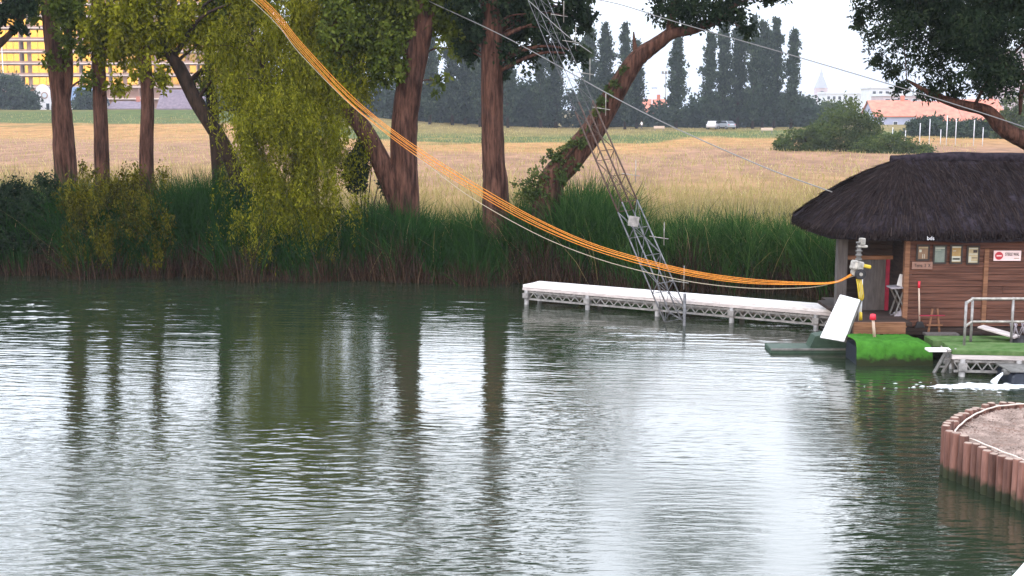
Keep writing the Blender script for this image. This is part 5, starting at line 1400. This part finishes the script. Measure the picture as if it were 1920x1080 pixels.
# ------------------------------------------------------------------ leaning lattice mast
def mast():
    Bp = at(1266, 592, 29.3); Tp = at(1004, -10, 35.5)
    Bp, Tp = np.asarray(Bp), np.asarray(Tp)
    ax = unit(Tp - Bp); Lm = np.linalg.norm(Tp - Bp)
    sd = unit(np.array((1, .25, 0)) - ax * np.dot(ax, (1, .25, 0))); bk = np.cross(ax, sd)
    root = empty('lattice_mast', Vector(Bp), 'leaning lattice steel mast rising from the long jetty towards the trees', 'mast')
    def C(s, i):
        w = .21 - .03 * s / Lm
        return Bp + ax * s + sd * w * (-1, 1, 1, -1)[i] + bk * w * (-1, -1, 1, 1)[i]
    cells = 13
    cuts = [(0, 4, 'mast_grey'), (4, 8, 'mast_rust'), (8, 13, 'mast_grey')]
    for c0, c1, mt in cuts:
        m = MB()
        for i in range(4):
            m.tube([C(Lm * c0 / cells, i), C(Lm * c1 / cells, i)], .022 if c0 == 4 else (.018 if c0 < 8 else .008), 7)
        for c in range(c0, c1):
            s0, s1 = Lm * c / cells, Lm * (c + 1) / cells
            for i in range(4):
                j = (i + 1) % 4
                m.bar(C(s0, i), C(s0, j), .016 if c0 < 8 else .007)
                if (c + i) % 2: m.bar(C(s0, i), C(s1, j), .010 if c0 < 8 else .004)
                else: m.bar(C(s0, j), C(s1, i), .010 if c0 < 8 else .004)
        m.build('lattice_section', M[mt], root)
    # step brackets with upright pins on the right side
    for c in (1, 2.6, 5, 7.7, 9.2, 10.6, 11.8):
        p = C(Lm * c / cells, 1)
        m = MB(); m.tube([p - np.array((.1, 0, -.02)), p + np.array((.36, 0, -.05))], .009, 6); m.tube([p + np.array((.25, 0, -.2)), p + np.array((.25, 0, .36))], .009, 6)
        m.build('bracket', M['machine_grey'], root)
    p = at(1188, 415, 30.4)
    m = MB(); m.box(Vector(p), (.25, .03, .24), ry=.15); m.build('plate', M['steel'], root)
    q = at(1283, 606, 29.1)
    m = MB(); m.tube([(q[0], q[1], -1.2), (q[0], q[1], .75)], .035, 8); m.bar(C(0, 0), (q[0], q[1], .1), .03); m.bar(C(0, 1), (q[0], q[1], .1), .03); m.build('foot', M['mast_grey'], root)
    return Bp, Tp, ax
MBASE, MTOP, MAX_ = mast()

# ------------------------------------------------------------------ ropes and cables
def line(name, label, pts, r, mat, cat, group=None):
    Q, RR = spline(pts, [r] * len(pts), 6)
    m = MB(); m.tube(Q, RR, 6); o = m.build(name, M[mat], None)
    tag(o, label, cat, group); return o
PA = np.array((WC[0] - .1, 25.75, WC[2] - .02)); PBx = at(490, 2, 36.5)
ROPE = [(490, 2), (560, 82), (640, 170), (700, 223), (780, 282), (900, 358), (1000, 414), (1100, 458), (1200, 489), (1300, 513), (1400, 527), (1500, 532), (1565, 529)]
tree_end = top(186, 39.4, 12.6)
rw = random.Random(2)
for k in range(5):
    off = (k - 2.0) * .9
    pts = []
    for i, (px, py) in enumerate(ROPE):
        t = i / (len(ROPE) - 1)
        sp = 3.6 * math.sin(math.pi * min(1, .2 + t * .85)) ** .6 + .6
        pts.append(on_plane(px + off * sp * .5, py - off * sp * .75 + rw.uniform(-1.3, 1.3), PA, PBx) + np.array((0, .03 * off, 0)))
    pts = [tree_end + np.array((0, 0, off * .05)), (tree_end * .45 + pts[0] * .55) - np.array((0, 0, .35))] + pts + [PA + np.array((0, 0, .012 * off))]
    line('yellow_rope', 'yellow rope strand sagging in the bundle from the winch to the trees', pts, .0085, 'rope_yellow', 'rope', 'bundle of yellow ropes')
W_ = [(478, 6), (560, 98), (640, 180), (700, 232), (790, 300), (880, 368), (1000, 436), (1100, 478), (1190, 505), (1300, 529), (1400, 540), (1470, 541), (1540, 536)]
pts = [on_plane(px, py, PA, PBx) for px, py in W_]
line('thin_rope', 'thin pale rope sagging just below the yellow bundle', [tree_end - np.array((0, 0, .6))] + pts + [PA - np.array((0, 0, .06))], .008, 'rope_white', 'rope')
A = at(795, -2, 38.2); Bq = at(1560, 360, 27.4)
line('stay_cable', 'thin steel cable from the thick reddish tree down to the thatch', [A, at(960, 76, 35.7), at(1200, 208, 32.3), at(1420, 308, 29.2), Bq], .013, 'cable', 'cable')
line('stay_cable', 'thin steel cable from the mast top out over the big tree', [MTOP, at(1135, 2, 34.6), at(1270, 42, 33.6), at(1500, 108, 31.6), at(1740, 180, 29.4), at(1920, 238, 27.6), at(2060, 290, 26.0)], .011, 'cable', 'cable')
line('stay_cable', 'thin steel wire from the wood line beside the mast to its middle', [at(990, 0, 35.3), at(1060, 64, 34.4), at(1110, 100, 34.0)], .011, 'cable', 'cable')

# ------------------------------------------------------------------ outfall
def outfall():
    c = at(1925, 704, 22.9)
    root = empty('pump_float', (c[0], 22.9, 0), 'dark pump float pouring water at the right edge', 'pump')
    m = MB(); x0 = at(1888, 700, 22.9)[0]
    m.prism([(x0, 22.7, -.2), (x0 + .03, 22.7, .16), (x0 + .12, 22.7, .24), (x0 + 1.6, 22.7, .24), (x0 + 1.6, 22.7, -.2)], (0, .8, 0)); m.build('float', M['navy'], root, bevel=.03)
    m = MB(); m.span(x0 - .02, x0 + 1.6, 22.68, 23.52, .242, .275); m.build('lid', M['steel_dark'], root, bevel=.008)
    m = MB(); m.tube([(x0 + .2, 22.95, .2), (x0 - .06, 22.95, .2)], [.06, .06], 12); m.build('spout', M['steel_dark'], root)
    rng = np.random.default_rng(4)
    m = MB()
    for k in range(22):
        o = rng.normal(0, .02, 2); w_ = rng.uniform(.8, 1.25)
        Q, RR = spline([(x0 - .03, 22.95 + o[0], .19 + o[1]), (x0 - .10 * w_, 22.95 + o[0] * 1.2, .13 + o[1] * .8), (x0 - .16 * w_, 22.95 + o[0] * 1.6, .05), (x0 - .20 * w_, 22.95 + o[0] * 2, -.03)], [.006, .008, .009, .012], 4)
        m.tube(Q, RR, 6, jit=.3, seed=k)
    w = m.build('water_jet', M['foam'], None); tag(w, kind='stuff')
    # foam: countless small flecks and lumps
    N = 3600
    X = x0 - .2 + np.where(rng.random(N) < .6, -np.abs(rng.normal(0, .42, N)), np.abs(rng.normal(0, .6, N))); Yy = 22.60 + rng.normal(0, .07, N) + .05 * np.sin(X * 7)
    X2 = x0 - .4 - rng.exponential(.5, 110); Y2 = 22.5 + rng.normal(0, .16, 110)
    X = np.concatenate([X, X2]); Yy = np.concatenate([Yy, Y2]); n = len(X)
    r = np.abs(rng.normal(.008, .006, n)) + .003; r[N:] *= .5; z = .012 + np.abs(rng.normal(0, .012, n))
    a = rng.uniform(0, 6.28, n); V = []
    for k in range(6):
        q = a + k * math.pi / 3; rr = r * rng.uniform(.7, 1.2, n)
        V.append(np.stack([X + 5.5 * rr * np.cos(q), Yy + 1.3 * rr * np.sin(q), z * .0 + .012], -1))
    V.append(np.stack([X, Yy, .016 + r * .35], -1))
    V = np.stack(V, 1); b = (np.arange(n) * 7)[:, None]
    Ft = np.concatenate([b + np.array([[k, (k + 1) % 6, 6]]) for k in range(6)], 0)
    f = np_mesh('foam', V.reshape(-1, 3), Ft, M['foam'], smooth=True)
    tag(f, 'white foam where the poured water meets the lake', 'foam', None, 'stuff')
outfall()

# ------------------------------------------------------------------ pile wall with its gravel
def pile_wall():
    ctrl = [atz(2060, 930, .58), atz(1985, 903, .58), atz(1912, 868, .58), atz(1860, 845, .60), atz(1812, 822, .62), atz(1785, 810, .64), atz(1775, 800, .66), atz(1784, 788, .66), atz(1806, 774, .64), atz(1835, 762, .63), atz(1868, 755, .62), atz(1930, 751, .62), atz(2030, 752, .62)]
    Q, _ = spline(ctrl, [0] * len(ctrl), 12)
    Q = [np.asarray(q) for q in Q]
    root = empty('pile_wall', Vector((ctrl[6][0], ctrl[6][1], 0)), 'curved retaining wall of brown wooden piles standing in the water', 'wall')
    rr = random.Random(6)
    acc = 0; nxt = 0; k = 0; cen = []
    for i in range(len(Q) - 1):
        seg = np.linalg.norm(Q[i + 1][:2] - Q[i][:2])
        while nxt <= acc + seg:
            t = (nxt - acc) / seg; p = Q[i] * (1 - t) + Q[i + 1] * t
            r = rr.uniform(.058, .068); zt = p[2] + rr.uniform(-.045, .035) - (.22 if k in (9,) else 0)
            x, y = p[0] + rr.uniform(-.008, .008), p[1] + rr.uniform(-.008, .008)
            tl, tl2 = rr.uniform(-.012, .012), rr.uniform(-.012, .012)
            m = MB(); m.tube([(x, y, -.9), (x + tl * .5, y + tl2 * .5, -.1), (x + tl, y + tl2, zt - .012), (x + tl, y + tl2, zt)], [r, r, r, r * .86], 12, jit=.03, seed=k)
            po = m.build('pile', M['pile_pale' if k == 999 else 'pile'], root)
            m = MB(); m.tube([(x + tl, y + tl2, zt + .0005), (x + tl, y + tl2, zt + .004)], [r * .82, r * .78], 12); m.build('pile_top', M['pile_top'], po)
            cen.append((x, y)); k += 1; nxt += rr.uniform(.128, .142)
        acc += seg
    # inner liner edge and gravel
    inn = []
    cx, cy = 7.6, 16.6
    for q in Q:
        d = unit(np.array((cx - q[0], cy - q[1]))); inn.append((q[0] + d[0] * .11, q[1] + d[1] * .11))
    m = MB(); m.tube([(x, y, .595 + .003 * math.sin(i * .7)) for i, (x, y) in enumerate(inn)], .012, 6); o = m.build('liner_edge', M['liner'], root)
    m = MB(); n = len(inn); rng = np.random.default_rng(8)
    vs = []; fs = []; lv = (1, .85, .65, .4, .15)
    for li, l in enumerate(lv):
        for (x, y) in inn:
            vs.append((cx + (x - cx) * l, cy + (y - cy) * l, .53 + .04 * (1 - l) + rng.normal(0, .012)))
    for li in range(len(lv) - 1):
        for i in range(n - 1):
            a = li * n + i; fs.append((a, a + 1, a + n + 1, a + n))
    m.add(vs, fs, True); go = m.build('gravel_bed', M['gravel'], None); tag(go, kind='structure')
    N = 9000
    u = rng.integers(0, n, N); l = np.sqrt(rng.random(N)) * .97
    I = np.array(inn)[u] + rng.normal(0, .03, (N, 2))
    X = cx + (I[:, 0] - cx) * l; Y = cy + (I[:, 1] - cy) * l; Z = .53 + .04 * (1 - l)
    r = np.abs(rng.normal(.013, .006, N)) + .004
    base = np.array([(1, 0, 0), (-1, 0, 0), (0, 1, 0), (0, -1, 0), (0, 0, .7), (0, 0, -.7)])
    V = (base[None] * rng.uniform(.6, 1.3, (N, 6, 1))) * r[:, None, None] + np.stack([X, Y, Z + r * .3], -1)[:, None]
    tri = np.array([(0, 2, 4), (2, 1, 4), (1, 3, 4), (3, 0, 4), (2, 0, 5), (1, 2, 5), (3, 1, 5), (0, 3, 5)])
    Ft = ((np.arange(N) * 6)[:, None, None] + tri[None]).reshape(-1, 3)
    o = np_mesh('pebbles', V.reshape(-1, 3), Ft, M['pebble']); tag(o, 'loose pebbles on the gravel inside the pile wall', 'pebbles', None, 'stuff')
pile_wall()
def quay():
    a = atz(1893, 1082, .5); b = atz(1925, 1046, .5)
    root = empty('white_quay_block', (a[0] + .3, a[1], 0), 'white painted block at the bottom right corner', 'block')
    d = b - a
    m = MB(); m.prism([Vector(a), Vector(b), Vector(b + np.array((1.2, -.2, 0))), Vector(a + np.array((1.2, -.8, 0))), Vector(a + np.array((.1, -.8, 0)))], (0, 0, -.09)); m.build('cap', M['white_paint'], root, bevel=.02)
    s = np.array((.06, -.06, -.092))
    m = MB(); m.prism([Vector(a + s), Vector(b + s), Vector(b + np.array((1.1, -.25, -.092))), Vector(a + np.array((1.1, -.75, -.092))), Vector(a + np.array((.16, -.75, -.092)))], (0, 0, -.9)); m.build('base', M['grey_post'], root)
quay()

# ------------------------------------------------------------------ evening haze
def haze():
    m = MB(); m.span(-1450, 1450, -60, 1560, -2.7, 60); o = m.build('haze', None or bpy.data.materials.new('haze'), None)
    mt = o.data.materials[0]; mt.use_nodes = True; t = mt.node_tree
    t.nodes.remove(t.nodes['Principled BSDF'])
    out = [n for n in t.nodes if n.type == 'OUTPUT_MATERIAL'][0]
    v = t.nodes.new('ShaderNodeVolumePrincipled'); v.inputs['Color'].default_value = (0.80, 0.88, 1.0, 1); v.inputs['Density'].default_value = 0.00026
    t.links.new(v.outputs[0], out.inputs['Volume'])
    tag(o, kind='stuff')
haze()
